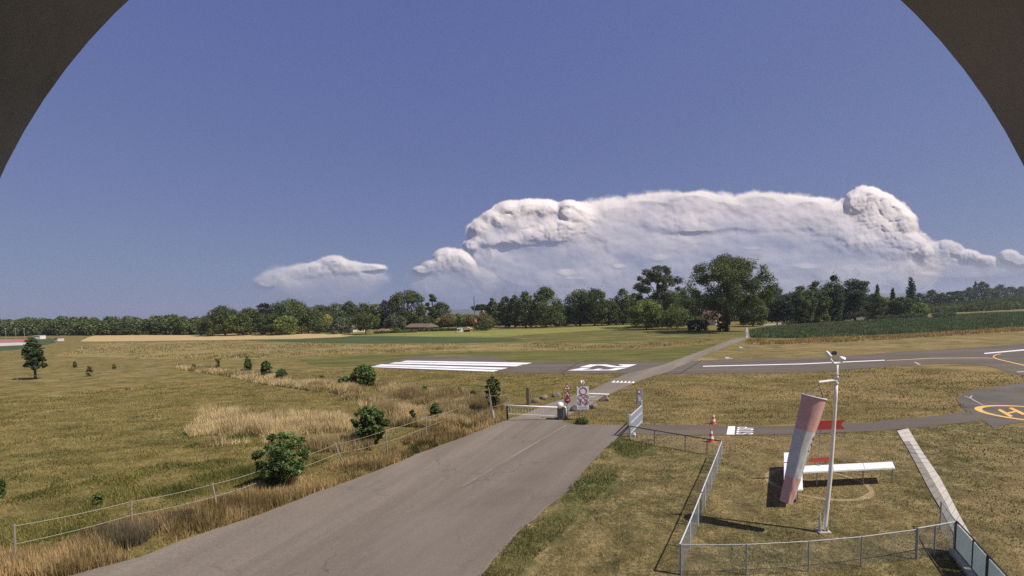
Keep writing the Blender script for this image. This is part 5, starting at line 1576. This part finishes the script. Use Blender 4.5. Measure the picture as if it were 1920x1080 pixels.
# ------------------------------------------------------------------ wind tee on posts with red boards
zt = 0.8
tq = lambda px, py: at(px, py, zt)
root = thing('landing_tee', np.array([TC[0], TC[1], 0]), 'large white letter T board on thin legs lying flat above the lawn', 'landing tee')
def board(quad, name, mat='white_paint', t=0.07):
    c = sum(quad) / 4
    m = MB().prism([(p[0] - c[0], p[1] - c[1]) for p in quad], t, (c[0], c[1], zt - t), (1, 0, 0), (0, 1, 0))
    return m.build(name, mat, root, bevel=0.008)
board([tq(1470, 918), tq(1505.5, 917.5), tq(1503, 847.5), tq(1470, 848.5)], 'cross_board')
board([tq(1506.0, 885), tq(1678.5, 876.5), tq(1673, 865.5), tq(1505.2, 873.5)], 'long_board')
for k, (pa, pb) in enumerate((((1560, 870.9), (1563.5, 881.9)), ((1618, 868.2), (1621.5, 879.0)), ((1471, 883), (1504.4, 882.4)))):
    a, b2_ = tq(*pa), tq(*pb)
    MB().bar(a + np.array([0, 0, 0.0015]), b2_ + np.array([0, 0, 0.0015]), 0.022, 0.003).build('board_joint', 'sign_grey', root)
for px, py in ((1532, 879), (1619, 875), (1674, 872), (1482, 858), (1496, 908)):
    a = tq(px, py)
    MB().tube([(a[0], a[1], 0), (a[0], a[1], zt - 0.07)], 0.022, 8).build('leg', 'galv', root)
a = tq(1489, 905)
wl = MB().tube([(a[0] - 0.03, a[1], 0.11), (a[0] + 0.03, a[1], 0.11)], 0.11, 16).build('castor_wheel', 'dark_metal', root)
PB = tq(1534, 872)
PT = on_plane(1539, 806, PB)
root2 = thing('signal_board_post', PB, 'grey post on the white T carrying a red swallowtail board and red arrow', 'signal post')
MB().tube([PB, np.array([PT[0], PT[1], PT[2] + 0.4])], 0.02, 8).build('post', 'galv', root2)
MB().tube([PB, PB + np.array([0, 0, 0.03])], 0.10, 12).build('foot_flange', 'galv', root2)
qq = lambda px, py: on_plane(px, py, PB)
def flatboard(pix, name, mat, t=0.02, dy=-0.03):
    O = qq(*pix[0])
    poly = []
    for px, py in pix:
        p = qq(px, py)
        poly.append((p[0] - O[0], p[2] - O[2]))
    return MB().prism(poly, t, O + np.array([0, dy, 0]), (1, 0, 0), (0, 0, 1)).build(name, mat, root2)
flatboard([(1508, 789.5), (1583, 787), (1575.5, 796), (1583, 804), (1508, 806)], 'swallowtail_board', 'board_red')
flatboard([(1515, 861.5), (1521, 857), (1521, 859), (1556, 856.5), (1552, 860.5), (1556, 864), (1521, 865.8), (1521, 868)], 'arrow_board', 'board_red')

# ------------------------------------------------------------------ barrier, signs, gate, cones, boulders
XR, ZU, YB = np.array([1.0, 0, 0]), np.array([0, 0, 1.0]), np.array([0, 1.0, 0])
C0 = at(1051, 787)
b = lambda px, py: on_plane(px, py, C0)
s = mpp(C0)
root = thing('road_barrier', C0, 'white barrier boom with hanging bars closing the road, on a dark cabinet', 'barrier')
cb = MB().bar(C0, b(1050.5, 762), 11.5 * s, 11 * s).build('cabinet', 'cabinet', root, bevel=0.03)
sub('side_door', MB().box(C0 + np.array([6.1 * s, 0, 11 * s]), (0.02, 8 * s, 17 * s)), 'galv_light', cb, root)
MB().lathe([(6.4 * s, 0), (6.6 * s, 3 * s), (5.6 * s, 6.5 * s), (2.5 * s, 8.4 * s)], b(1050.5, 762.5), 18).build('domed_cap', 'white_paint', root, smooth=True)
MB().box(b(1049.5, 763.3) + np.array([0, -5.6 * s, 0]), (6.5 * s, 1.4 * s, 2.6 * s)).build('warning_lamp', 'orange', root)
BO0, BO1 = b(1046, 763) - YB * 0.15, b(946, 759.2) - YB * 0.15
MB().tube([BO0, BO1], 0.05, 10).build('boom', 'white_paint', root, smooth=True)
sk0, sk1 = b(1040, 778.8) - YB * 0.15, b(953, 775) - YB * 0.15
MB().tube([sk0, sk1], 0.015, 6).build('lower_rail', 'white_paint', root)
N = 17
for k in range(N):
    f = k / (N - 1)
    lo = sk1 + (sk0 - sk1) * f
    up_ = BO1 + (BO0 - BO1) * (0.065 + 0.875 * f)
    MB().tube([lo, up_], 0.008, 5).build('hanging_bar', 'white_paint', root)
sp = at(951.5, 787)
MB().bar(sp, b(951, 760.5) - YB * 0.15, 0.14, 0.14).build('rest_post', 'dark_metal', root)
# narrow grey cylinder bin next to the cabinet
A = at(1060, 786)
root = thing('grey_bollard', A, 'pale grey squat bollard between cabinet and triangle signs', 'bollard')
MB().lathe([(5 * s, 0), (5 * s, 17 * s), (4.0 * s, 20 * s)], A + np.array([0, 0.25, 0]), 16).build('bollard_body', 'concrete', root, smooth=True)
MB().lathe([(4.4 * s, 20 * s), (4.2 * s, 22 * s), (1.5 * s, 23.5 * s)], A + np.array([0, 0.25, 0]), 16).build('bollard_cap', 'galv_light', root, smooth=True)

def disc(r, t, O, n=28):
    return MB().prism([(r * math.cos(2 * math.pi * k / n), r * math.sin(2 * math.pi * k / n)) for k in range(n)], t, O, (1, 0, 0), (0, 0, 1))
def front(mb):
    return mb
# triangle signs and red disc on one post
C1 = at(1064.5, 786)
b1 = lambda px, py: on_plane(px, py, C1) - YB * 0.04
s1 = mpp(C1)
root = thing('warning_sign_post', C1, 'post with two red rimmed triangle signs above a red disc', 'road sign')
MB().tube([C1, on_plane(1064.2, 719, C1)], 0.03, 8).build('post', 'galv', root)
def tri_sign(cx, top, bot, cross):
    w2 = (bot - top) * 0.60
    O = b1(cx, bot)
    hh, ww = (bot - top) * s1, w2 * s1
    def T(k, dy, mat, name, par=None):
        cz = hh / 3
        pl = [(-ww * k, cz - hh / 3 * k), (ww * k, cz - hh / 3 * k), (0, cz + hh * 2 / 3 * k)]
        mb = MB().prism(pl, 0.012, O - YB * dy, (1, 0, 0), (0, 0, 1))
        return mb.build(name, mat, root) if par is None else sub(name, mb, mat, par, root)
    pl = T(1.0, 0.0, 'sign_red', 'triangle_plate')
    T(0.66, 0.016, 'sign_white', 'white_field', pl)
    if cross:
        sub('symbol', MB().box(O - YB * 0.034 + ZU * hh * 0.36, (0.03, 0.012, hh * 0.34)).box(O - YB * 0.034 + ZU * hh * 0.38, (hh * 0.30, 0.012, 0.035)), 'sign_black', pl, root)
    else:
        sub('symbol', MB().box(O - YB * 0.034 + ZU * hh * 0.22, (hh * 0.36, 0.012, 0.05)).box(O - YB * 0.034 + ZU * hh * 0.42, (hh * 0.16, 0.012, 0.05)), 'sign_black', pl, root)
tri_sign(1063.5, 717.5, 731, True)
tri_sign(1063.5, 732, 743.5, False)
O = b1(1063.5, 750)
pl = disc(6.0 * s1, 0.012, O).build('disc_plate', 'sign_red', root)
sub('white_symbol', MB().prism([(-3.6 * s1, 1.4 * s1), (-1.0 * s1, 0.3 * s1), (1.2 * s1, 1.6 * s1), (3.8 * s1, 0.8 * s1), (2.4 * s1, -0.4 * s1), (0.6 * s1, -1.9 * s1), (-2.2 * s1, -1.2 * s1)], 0.012, O - YB * 0.016, (1, 0, 0), (0, 0, 1)), 'sign_white', pl, root)
# small blue-grey plate below
MB().box(b1(1064.5, 761.5), (6.5 * s1, 0.015, 4.5 * s1)).build('small_plate', 'galv_light', root)

# large prohibition sign board
C2 = at(1093.5, 788)
b2 = lambda px, py: on_plane(px, py, C2) - YB * 0.05
s2 = mpp(C2)
root = thing('prohibition_board', C2, 'large white board with one big and four small red ring signs', 'sign board')
MB().tube([C2, on_plane(1093.5, 768, C2)], 0.045, 8).build('post', 'galv', root)
MB().tube([at(1086.5, 785), on_plane(1086.5, 766, at(1086.5, 785))], 0.05, 8).build('post', 'wood', root)
O = b2(1082, 767.5)
bw, bh = 22.2 * s2, 43.2 * s2
bd = MB().box(O + np.array([bw / 2, 0, bh / 2]), (bw, 0.03, bh)).build('board', 'sign_white', root)
def ring_sign(px, py, r, pict):
    O = b2(px, py) - YB * 0.018
    rs = MB().ring(r * s2 * 0.78, r * s2, 0.012, O, (1, 0, 0), (0, 0, 1), 28)
    # X x Z points toward the lens (-Y)
    ro = rs.build('ring', 'sign_red', root)
    if pict:
        m = MB()
        k = r * s2
        if pict == 'bar':
            m.box(O - YB * 0.006 + ZU * 0.0, (0.16 * k, 0.012, 0.8 * k))
        elif pict == 'arrow':
            m.prism([(-0.5 * k, 0.15 * k), (-0.1 * k, 0.42 * k), (0.45 * k, 0.05 * k), (0.38 * k, -0.12 * k), (-0.05 * k, 0.10 * k), (-0.5 * k, -0.05 * k)], 0.012, O, (1, 0, 0), (0, 0, 1))
        elif pict == 'figure':
            m.prism([(-0.2 * k, -0.5 * k), (0.2 * k, -0.5 * k), (0.22 * k, 0.15 * k), (0.12 * k, 0.5 * k), (-0.12 * k, 0.5 * k), (-0.22 * k, 0.15 * k)], 0.012, O, (1, 0, 0), (0, 0, 1))
        elif pict == 'camp':
            m.prism([(-0.45 * k, -0.4 * k), (0.45 * k, -0.4 * k), (0.3 * k, 0.05 * k), (0.0, 0.5 * k), (-0.3 * k, 0.05 * k)], 0.012, O, (1, 0, 0), (0, 0, 1))
        sub('pictogram', m, 'sign_grey' if pict == 'bar' else 'sign_black', ro, root)
ring_sign(1093.2, 733, 7.2, None)
ring_sign(1087.8, 744.7, 4.7, 'bar')
ring_sign(1098.7, 744.7, 4.7, 'arrow')
ring_sign(1087.8, 754.6, 4.7, 'figure')
ring_sign(1098.7, 754.6, 4.7, 'camp')
for row, (x0, x1) in enumerate(((1084, 1102), (1085.5, 1101))):
    m = MB()
    x = x0
    rr = random.Random(row)
    while x < x1 - 1:
        wd = rr.uniform(1.2, 3.2)
        m.box(b2(x + wd / 2, 762.3 + row * 2.2) - YB * 0.02, (wd * s2, 0.008, 0.9 * s2))
        x += wd + 0.6
    sub('small_text_line', m, 'sign_grey', bd, root)
# little camera on a bent arm on top of the board
A = b2(1093.5, 724.5)
root = thing('post_camera', A, 'small white camera on a bent arm above the large sign board', 'camera')
MB().tube([b2(1092.6, 724.5), b2(1093.8, 719), b2(1095.2, 716), b2(1093.8, 714.3), b2(1089.5, 714.3)], 0.032, 8).build('bent_arm', 'white_paint', root, smooth=True)
MB().bar(b2(1089.4, 713.4), b2(1089.2, 722.5), 0.14, 0.12).build('camera_body', 'galv_light', root, smooth=True)

# sign beside the grey gate
C3 = at(1200, 792)
b3 = lambda px, py: on_plane(px, py, C3) - YB * 0.04
s3 = mpp(C3)
root = thing('gate_sign', C3, 'narrow grey sign with a red ring on two posts behind the grey gate', 'road sign')
for px in (1194.2, 1204.2):
    B_ = on_plane(px, 792, C3)
    MB().tube([(B_[0], B_[1], 0), on_plane(px, 728, C3)], 0.03, 8).build('post', 'galv', root)
O = b3(1199.2, 741.5)
bd = MB().box(O, (9.4 * s3, 0.025, 27 * s3)).build('board', 'sign_grey', root)
O = b3(1198, 734.3) - YB * 0.018
ro = MB().ring(2.4 * s3, 3.7 * s3, 0.012, O, (1, 0, 0), (0, 0, 1)).build('ring', 'sign_red', root)
sub('white_field', disc(2.4 * s3, 0.01, O), 'sign_white', ro, root)
MB().box(b3(1198.8, 748) - YB * 0.02, (5 * s3, 0.012, 8 * s3)).build('blue_plate', 'galv_light', root)

# grey sliding gate seen end on
Fp, Bp = at(1181, 819), at(1203.5, 794.5)
hg = rise(Fp, 780.5)
hb = hg * 1.0
root = thing('swing_gate', Fp, 'pale grey gate of upright slats standing open beside the road', 'gate')
MB().bar(Fp, Fp + ZU * (hg + 0.12), 0.12, 0.12).build('front_post', 'galv_light', root)
MB().bar(Bp, Bp + ZU * (hb + 0.35), 0.11, 0.11).build('rear_post', 'galv_light', root)
d = (Bp - Fp)
fr = MB()
a0, a1 = Fp + d * 0.03, Fp + d * 0.97
for z in (0.18, hg * 0.62, hg - 0.02):
    fr.bar(a0 + ZU * z, a1 + ZU * z, 0.06, 0.07)
fr.build('frame', 'galv_light', root)
for k in range(16):
    f = (k + 0.5) / 16
    p = a0 + (a1 - a0) * f
    MB().bar(p + ZU * 0.215, p + ZU * (hg * 0.62 - 0.037), 0.05, 0.03).bar(p + ZU * (hg * 0.62 + 0.037), p + ZU * (hg - 0.057), 0.05, 0.03).build('upright', 'galv_light', root)
MB().bar(Fp + np.array([-0.05, -0.02, 0.75]), at(1157, 818.5) + ZU * 0.03, 0.05, 0.05).build('stay_bar', 'dark_metal', root)
MB().lathe([(0.10, 0.0), (0.12, 0.12), (0.06, 0.24)], at(1189, 818), 12).build('roller_box', 'galv_light', root)

# traffic cones
def cone(px, base, top, label):
    P = at(px, base)
    H = rise(P, top)
    root = thing('traffic_cone', P, label, 'traffic cone', 'traffic cones beside the taxiway')
    MB().box(P + ZU * 0.02, (H * 0.46, H * 0.46, 0.04), 0.4).build('base', 'cone_orange', root, bevel=0.01)
    r_ = lambda z: H * 0.19 * (1 - z / H) + H * 0.035
    cuts = [0.04, 0.26, 0.46, 0.66, 0.84, 1.0]
    for i, (a_, b_) in enumerate(zip(cuts[:-1], cuts[1:])):
        z0_, z1_ = a_ * H if i else 0.041, b_ * H
        MB().lathe([(r_(z0_), z0_), (r_(z1_), z1_)], P, 18).build('white_band' if i % 2 else 'orange_band', 'white_paint' if i % 2 else 'cone_orange', root, smooth=False)
cone(1337.5, 795, 774, 'orange and white cone standing on the grass beyond the taxiway')
cone(1333.5, 829, 804, 'orange and white cone on the near side, at the mesh fence end')

# boulders along the track
def boulder(px, base, w, hpx, mat, label, seed):
    P = at(px, base)
    sc = mpp(P)
    bm = bmesh.new()
    bmesh.ops.create_icosphere(bm, subdivisions=3, radius=1.0)
    r = random.Random(seed)
    planes = [(Vector((r.gauss(0, 1), r.gauss(0, 1), r.gauss(0, 0.8))).normalized(), r.uniform(0.62, 0.9)) for _ in range(11)]
    for v in bm.verts:
        for nrm, dd in planes:
            e = v.co.dot(nrm) - dd
            if e > 0:
                v.co -= nrm * e * 0.9
        v.co *= 1 + 0.05 * r.uniform(-1, 1)
        v.co = Vector((v.co.x * w * sc / 2, v.co.y * w * sc / 2 * 0.8, max(v.co.z, -0.35) * hpx * sc * 0.72 + hpx * sc * 0.25))
    me = bpy.data.meshes.new('boulder')
    bm.to_mesh(me)
    bm.free()
    me.materials.append(M[mat])
    o = bpy.data.objects.new('boulder', me)
    COL.objects.link(o)
    o.location = tuple(P)
    tag(o, label, 'boulder', 'boulders beside the track')
boulder(1004, 755, 17, 10, 'rock', 'tan boulder nearest the dark wooden post', 1)
boulder(1020, 748, 17, 8, 'rock', 'grey boulder in the middle of the three beyond the barrier', 2)
boulder(1044, 744, 18, 9, 'rock', 'light boulder closest to the triangle signs', 3)
boulder(1076, 771, 18, 12, 'rock_dark', 'dark purple grey boulder between triangle signs and large board', 4)
boulder(1113, 766, 20, 13, 'rock', 'large tan boulder just right of the large board', 5)
boulder(1134, 752, 22, 12, 'rock', 'brown boulder under the end of the white beam', 6)
# second white beam behind the board
A = at(1118, 760)
g = lambda px, py: on_plane(px, py, at(1140, 752))
root = thing('white_beam', at(1140, 752), 'white horizontal beam resting beside the brown boulder behind the board', 'barrier')
MB().tube([g(1102, 738.2), g(1142, 739.8)], 0.07, 8).build('beam', 'white_paint', root)
MB().bar(at(1141, 750), g(1141, 739), 0.1, 0.1).build('support_post', 'galv', root)
MB().tube([g(1103, 745), g(1128, 742)], 0.03, 6).build('brace', 'white_paint', root)
# white edge markers beyond the runway
for pxa, pxb, py, lab in ((1356, 1368, 672.5, 'low white edge marker on the grass by the track joint'), (1383, 1391, 652.5, 'low white edge marker farthest along the track'), (1411, 1422, 645, 'pale low edge marker near the tan strip')):
    A, B = at(pxa, py), at(pxb, py - 0.2)
    root = thing('edge_marker', A, lab, 'runway marker', 'edge markers beyond the runway')
    MB().prism([(0, 0), (float(np.linalg.norm(B - A)), 0), (float(np.linalg.norm(B - A)) * 0.8, 0.22), (float(np.linalg.norm(B - A)) * 0.15, 0.22)], 0.6, A, (1, 0, 0), (0, 0, 1)).build('marker_body', 'white_paint', root)
    MB().box((A + B) / 2 + np.array([0.2, 0, 0.01]), (float(np.linalg.norm(B - A)) * 1.5, 1.0, 0.03)).build('marker_base', 'concrete', root)

# ------------------------------------------------------------------ far hills and cloud
def hill(name, pts, Y, mat):
    V, Q = [], []
    for px, py in pts:
        v = ray(px, py)
        t = Y / v[1]
        p = CAMP + v * t
        V += [(p[0], Y, max(p[2], 1.0)), (p[0], Y - 900, 0.5), (p[0] * 1.02, Y + 900, 0.5)]
    for k in range(len(pts) - 1):
        a, b = 3 * k, 3 * (k + 1)
        Q += [(a + 1, b + 1, b, a), (a, b, b + 2, a + 2)]
    me = bpy.data.meshes.new(name)
    me.from_pydata(V, [], Q)
    me.materials.append(M[mat])
    o = bpy.data.objects.new(name, me)
    COL.objects.link(o)
    o['kind'] = 'structure'
hill('hills', [(150, 604), (350, 598), (600, 590), (780, 585.5), (860, 580), (900, 579), (1000, 580), (1200, 572), (1450, 560), (1600, 553), (1720, 548), (1800, 548), (1920, 543), (2100, 538)], 5200, 'hill')

def worley(x, y, s, seed):
    r = np.random.RandomState(seed)
    tx, ty = r.rand(64, 64), r.rand(64, 64)
    u, v = x / s, y / s
    iu, iv = np.floor(u).astype(int), np.floor(v).astype(int)
    best = np.full(x.shape, 9.0)
    for a in (-1, 0, 1):
        for b_ in (-1, 0, 1):
            cx = iu + a + tx[(iu + a) % 64, (iv + b_) % 64]
            cy = iv + b_ + ty[(iu + a) % 64, (iv + b_) % 64]
            best = np.minimum(best, (cx - u) ** 2 + (cy - v) ** 2)
    return np.sqrt(np.clip(1 - best / 1.1, 0, 1))

def cloudmat():
    m = bpy.data.materials.new('cloud')
    m.use_nodes = True
    nt = m.node_tree
    nt.nodes.clear()
    o = nt.nodes.new('ShaderNodeOutputMaterial')
    a = nt.nodes.new('ShaderNodeAttribute')
    a.attribute_name = 'Col'
    sep = nt.nodes.new('ShaderNodeSeparateColor')
    nt.links.new(a.outputs['Color'], sep.inputs[0])
    d = nt.nodes.new('ShaderNodeBsdfDiffuse')
    d.inputs['Color'].default_value = (0.80, 0.72, 0.655, 1)
    t = nt.nodes.new('ShaderNodeBsdfTransparent')
    x = nt.nodes.new('ShaderNodeMixShader')
    nt.links.new(sep.outputs[0], x.inputs[0])
    nt.links.new(t.outputs[0], x.inputs[1])
    nt.links.new(d.outputs[0], x.inputs[2])
    nt.links.new(x.outputs[0], o.inputs['Surface'])
    return m
M['cloud'] = cloudmat()

def cloud(name, lobes, x0, x1, y0, y1, Y, seed, fade, relief=1.0, soft=0.10, amax=0.9, label=None):
    """heaped cloud built as a relief: lobes (cx, cy, rx, ry) measured on the photo, carried to its real distance Y"""
    st = 1.6
    gx, gy = np.meshgrid(np.arange(x0, x1, st), np.arange(y0, y1, st))
    wx, wy = 16 * (fbm(gx / 34.0 + 3, gy / 34.0, 4) - 0.5), 16 * (fbm(gx / 34.0 + 60, gy / 34.0 + 20, 4) - 0.5)
    ux, uy = gx + wx, gy * 1.1 + wy
    b1_, b2_, b3_, b4_ = worley(ux, uy, 40, seed), worley(ux + 7, uy, 19, seed + 1), worley(ux, uy, 9.5, seed + 2), worley(ux, uy, 5, seed + 3)
    wob = fbm(gx / 30.0, gy / 30.0, 4) - 0.5
    E = np.full(gx.shape, -2.0)
    for l in lobes:
        cx, cy, rx, ry = l[:4]
        E = np.logaddexp(E * 11.0, 11.0 * (1 - np.sqrt(((gx - cx) / rx) ** 2 + ((gy - cy) / ry) ** 2))) / 11.0
    bil = 0.5 * b1_ + 0.30 * b2_ + 0.20 * b3_
    m_ = E + (bil - 0.66) * 0.46 + (b4_ - 0.5) * 0.07 + wob * 0.30
    Wt = np.zeros(gx.shape)
    Ws = np.zeros(gx.shape)
    for l in lobes:
        cr = l[4] if len(l) > 4 else 0.35
        e = np.exp(-3.0 * (((gx - l[0]) / l[2]) ** 2 + ((gy - l[1]) / l[3]) ** 2))
        Wt += e * cr
        Ws += e
    crisp = np.clip(Wt / np.maximum(Ws, 1e-3), 0.08, 1.0)
    a = np.clip(m_ / (soft * (3.6 - 2.6 * np.clip(crisp * 1.6, 0, 1))), 0, 1)
    a = a * a * (3 - 2 * a)
    f = np.interp(gy, [p[0] for p in fade], [p[1] for p in fade])  # opacity drops toward the base, painting horizon haze into the cloud
    fn = np.clip(f + (fbm(gx / 60.0 + 5, gy / 24.0 + 9, 5) - 0.5) * 0.55 * np.clip((1 - f) * 3, 0, 1) * np.clip(f * 3, 0, 1), 0, 1)
    # top light and puff highlights painted as opacity, random thinner veils between
    inside_ = m_ > 0.02
    first = np.where(inside_.any(0), inside_.argmax(0), gy.shape[0]) * st + y0
    dtop = np.clip(gy - first[None, :], 0, 400)
    coverage = 0.60 + 0.34 * np.exp(-dtop / 26.0) + np.clip(crisp - 0.15, 0, 1) * (0.10 + 1.1 * (bil - 0.42)) + 0.42 * (fbm(gx / 85.0 + 31, gy / 30.0 + 12, 5) - 0.5)
    A = a * fn * amax * np.clip(coverage, 0.12, 1.0)
    D = (20 * np.sqrt(np.clip(E, 0, 0.4) / 0.4) + crisp * (8 * b1_ + 6 * b2_ + 3.6 * b3_ + 1.4 * b4_) + 9 * (fbm(gx / 46.0, gy / 34.0, 3) - 0.5) + 1.0 * (fbm(gx / 12.0, gy / 9.0, 3) - 0.5)) * relief
    D = D + (gy - y0) * 0.40
    lum = 1.0
    pxm = Y / F
    vx = np.stack([(gx - 960) / F, -(gy - 540 - SHIFT) / F, -np.ones_like(gx)], -1) @ RM.T
    t = Y / vx[..., 1]
    Pw = CAMP + vx * (t * (1 - D / F))[..., None]
    H_, W__ = gx.shape
    idx = np.arange(H_ * W__).reshape(H_, W__)
    q_ = np.stack([idx[1:, :-1], idx[1:, 1:], idx[:-1, 1:], idx[:-1, :-1]], -1).reshape(-1, 4)
    keep = (A.ravel()[q_] > 0.004).any(1)
    q_ = q_[keep]
    used = np.unique(q_)
    re = np.full(H_ * W__, -1)
    re[used] = np.arange(len(used))
    C = np.repeat(A.ravel()[used][:, None], 3, 1)
    o = bpy.data.objects.new(name, mesh_np(name, Pw.reshape(-1, 3)[used], re[q_], M['cloud'], C, True))
    COL.objects.link(o)
    o['kind'] = 'structure'
    if label:
        o['label'] = label
    return o
FADE = [(330, 1.0), (430, 1.0), (455, 0.82), (490, 0.55), (530, 0.35), (580, 0.22), (610, 0.12)]
PUFF = [(906, 432, 24, 17), (930, 414, 26, 19), (958, 398, 26, 18), (990, 392, 30, 16), (1022, 394, 24, 15), (1066, 393, 20, 15), (1086, 404, 20, 18), (1102, 418, 18, 16),
        (1050, 428, 30, 19), (1026, 436, 24, 15), (1078, 436, 28, 18), (1002, 444, 26, 11), (956, 450, 30, 10), (908, 452, 26, 12), (884, 462, 16, 12),
        (1606, 382, 22, 22), (1630, 374, 28, 22), (1656, 382, 24, 20), (1676, 398, 24, 19), (1694, 412, 19, 16), (1668, 444, 34, 19), (1694, 452, 28, 17), (1716, 462, 22, 14), (1640, 450, 30, 13), (1732, 474, 18, 11),
        (1208, 386, 46, 16), (1296, 376, 60, 16), (1424, 378, 52, 16), (1516, 386, 40, 14)]
BANK = [(p[0], p[1], p[2], p[3], 1.0 if not 1120 < p[0] < 1570 else 0.2) for p in PUFF]
BANK += [(930, 434, 50, 30, 0.4), (968, 410, 50, 32, 0.5), (1012, 404, 56, 30, 0.35), (1066, 396, 24, 20, 1.0), (1088, 416, 36, 30, 0.9), (1040, 436, 52, 28, 1.0), (985, 446, 60, 22, 0.7), (915, 448, 36, 22, 0.6), (905, 480, 28, 40, 0.3), (1110, 440, 70, 60, 0.4),
        (1160, 418, 70, 48, 0.2), (1240, 408, 100, 46, 0.2), (1330, 404, 110, 44, 0.2), (1430, 405, 110, 44, 0.25), (1520, 413, 90, 42, 0.3), (1585, 420, 54, 46, 0.5), (1290, 420, 80, 22, 0.6),
        (1622, 392, 38, 42, 1.0), (1652, 412, 44, 44, 1.0), (1684, 420, 34, 30, 1.0), (1640, 450, 80, 36, 0.8), (1690, 464, 50, 26, 0.9), (1000, 500, 120, 60, 0.15), (1200, 490, 240, 80, 0.12), (1450, 490, 240, 80, 0.12), (1640, 500, 120, 60, 0.3), (1300, 540, 380, 70, 0.12)]
FADE = [(330, 1.0), (405, 0.97), (435, 0.80), (460, 0.64), (485, 0.52), (540, 0.42), (580, 0.28), (610, 0.12)]
cloud('cloud', BANK, 800, 1840, 335, 612, 9000, 100, FADE, 1.0, 0.09, 0.92, 'long tall white thundercloud bank above the trees')
cloud('cloud', [(836, 488, 26, 22, 1.0), (858, 494, 26, 26, 1.0), (874, 506, 20, 24, 0.8), (815, 502, 24, 15, 0.9), (792, 508, 20, 9, 0.8), (845, 522, 60, 32, 0.4), (850, 535, 90, 40, 0.1)], 700, 1010, 445, 606, 6900, 140, [(440, 0.9), (484, 0.82), (508, 0.58), (532, 0.34), (562, 0.14), (590, 0.03)], 0.8, 0.14, 0.85, 'small pink white cloud left of the great bank')
cloud('cloud', [(624, 500, 32, 19, 1.0), (594, 508, 34, 16, 0.9), (652, 506, 36, 15, 0.8), (560, 514, 44, 14, 0.7), (690, 503, 34, 9, 0.4), (525, 522, 40, 13, 0.6), (500, 530, 26, 13, 0.6), (610, 524, 112, 30, 0.4), (600, 536, 125, 40, 0.2)], 420, 800, 455, 606, 6600, 160, [(470, 0.85), (496, 0.76), (516, 0.56), (538, 0.34), (562, 0.16), (590, 0.03)], 0.7, 0.16, 0.8, 'low flat pinkish cloud with a small peak')
cloud('cloud', [(1748, 474, 26, 20, 1.0), (1775, 466, 20, 16, 1.0), (1792, 470, 16, 14, 1.0), (1760, 490, 46, 24, 0.8), (1815, 482, 26, 14, 0.9), (1845, 490, 26, 12, 0.7), (1892, 482, 22, 14, 0.8), (1910, 490, 20, 12, 0.6), (1800, 505, 130, 26, 0.2)], 1600, 2100, 420, 606, 7600, 180, [(440, 0.72), (490, 0.62), (520, 0.30), (570, 0.08)], 0.8, 0.14, 0.8, 'ragged tail of cloud at the end of the great bank')
cloud('cloud', [(1235, 484, 22, 9), (1062, 512, 24, 9), (1075, 522, 26, 5), (1160, 500, 16, 6), (1510, 500, 32, 8), (1410, 466, 24, 5)], 1020, 1560, 455, 545, 7800, 190, [(440, 0.5), (600, 0.5)], 0.5, 0.45, 0.7, 'scattered little puffs below the great bank')

# ------------------------------------------------------------------ camera housing round the lens
Dh = 0.06
ring_c = CAMP + FWD * Dh + RIGHT * (5.0 / F * Dh) - UP * ((777 - 540 - SHIFT) / F * Dh)
Rh = 1062.0 / F * Dh
root = thing('camera_hood', tuple(ring_c), 'dark weathered round camera hood arching over both upper corners', 'camera hood')
m = MB()
N = 96
vs, fs = [], []
back = -0.11
for (r_, z_) in ((Rh, 0.0), (Rh + 0.001, back), (Rh + 0.006, back), (Rh + 0.006, -0.001), (Rh + 0.005, 0.0)):
    for k in range(N):
        t = 2 * math.pi * k / N
        vs.append(ring_c + FWD * z_ + RIGHT * (r_ * math.cos(t)) + UP * (r_ * math.sin(t)))
for i in range(5):
    j = (i + 1) % 5
    for k in range(N):
        a, b_ = i * N + k, i * N + (k + 1) % N
        fs.append((a, b_, j * N + (k + 1) % N, j * N + k))
m.add(vs, fs)
m.build('shade_tube', 'hood', root, smooth=True)
bk = MB()
bk.add([ring_c + FWD * (back - 0.001) + RIGHT * ((Rh + 0.006) * math.cos(2 * math.pi * k / 48)) + UP * ((Rh + 0.006) * math.sin(2 * math.pi * k / 48)) for k in range(48)], [tuple(range(48))])
bk.build('back_plate', 'hood', root)
MB().tube([(0, -0.05, 7.9), (0, -0.05, 0)], 0.03, 10).build('mount_pole', 'galv', root)

# ------------------------------------------------------------------ air between lens and hills
m = bpy.data.materials.new('haze')
m.use_nodes = True
nt = m.node_tree
nt.nodes.clear()
o_ = nt.nodes.new('ShaderNodeOutputMaterial')
vol = nt.nodes.new('ShaderNodeVolumePrincipled')
vol.inputs['Color'].default_value = (0.80, 0.86, 1.0, 1)
vol.inputs['Density'].default_value = 0.00012
vol.inputs['Anisotropy'].default_value = 0.2
nt.links.new(vol.outputs[0], o_.inputs['Volume'])
hz = MB().box((0, 2800, 79.5), (16000, 7000, 161)).build('haze', m)
tag(hz, 'thin summer haze over the whole airfield', 'haze', None, 'stuff')
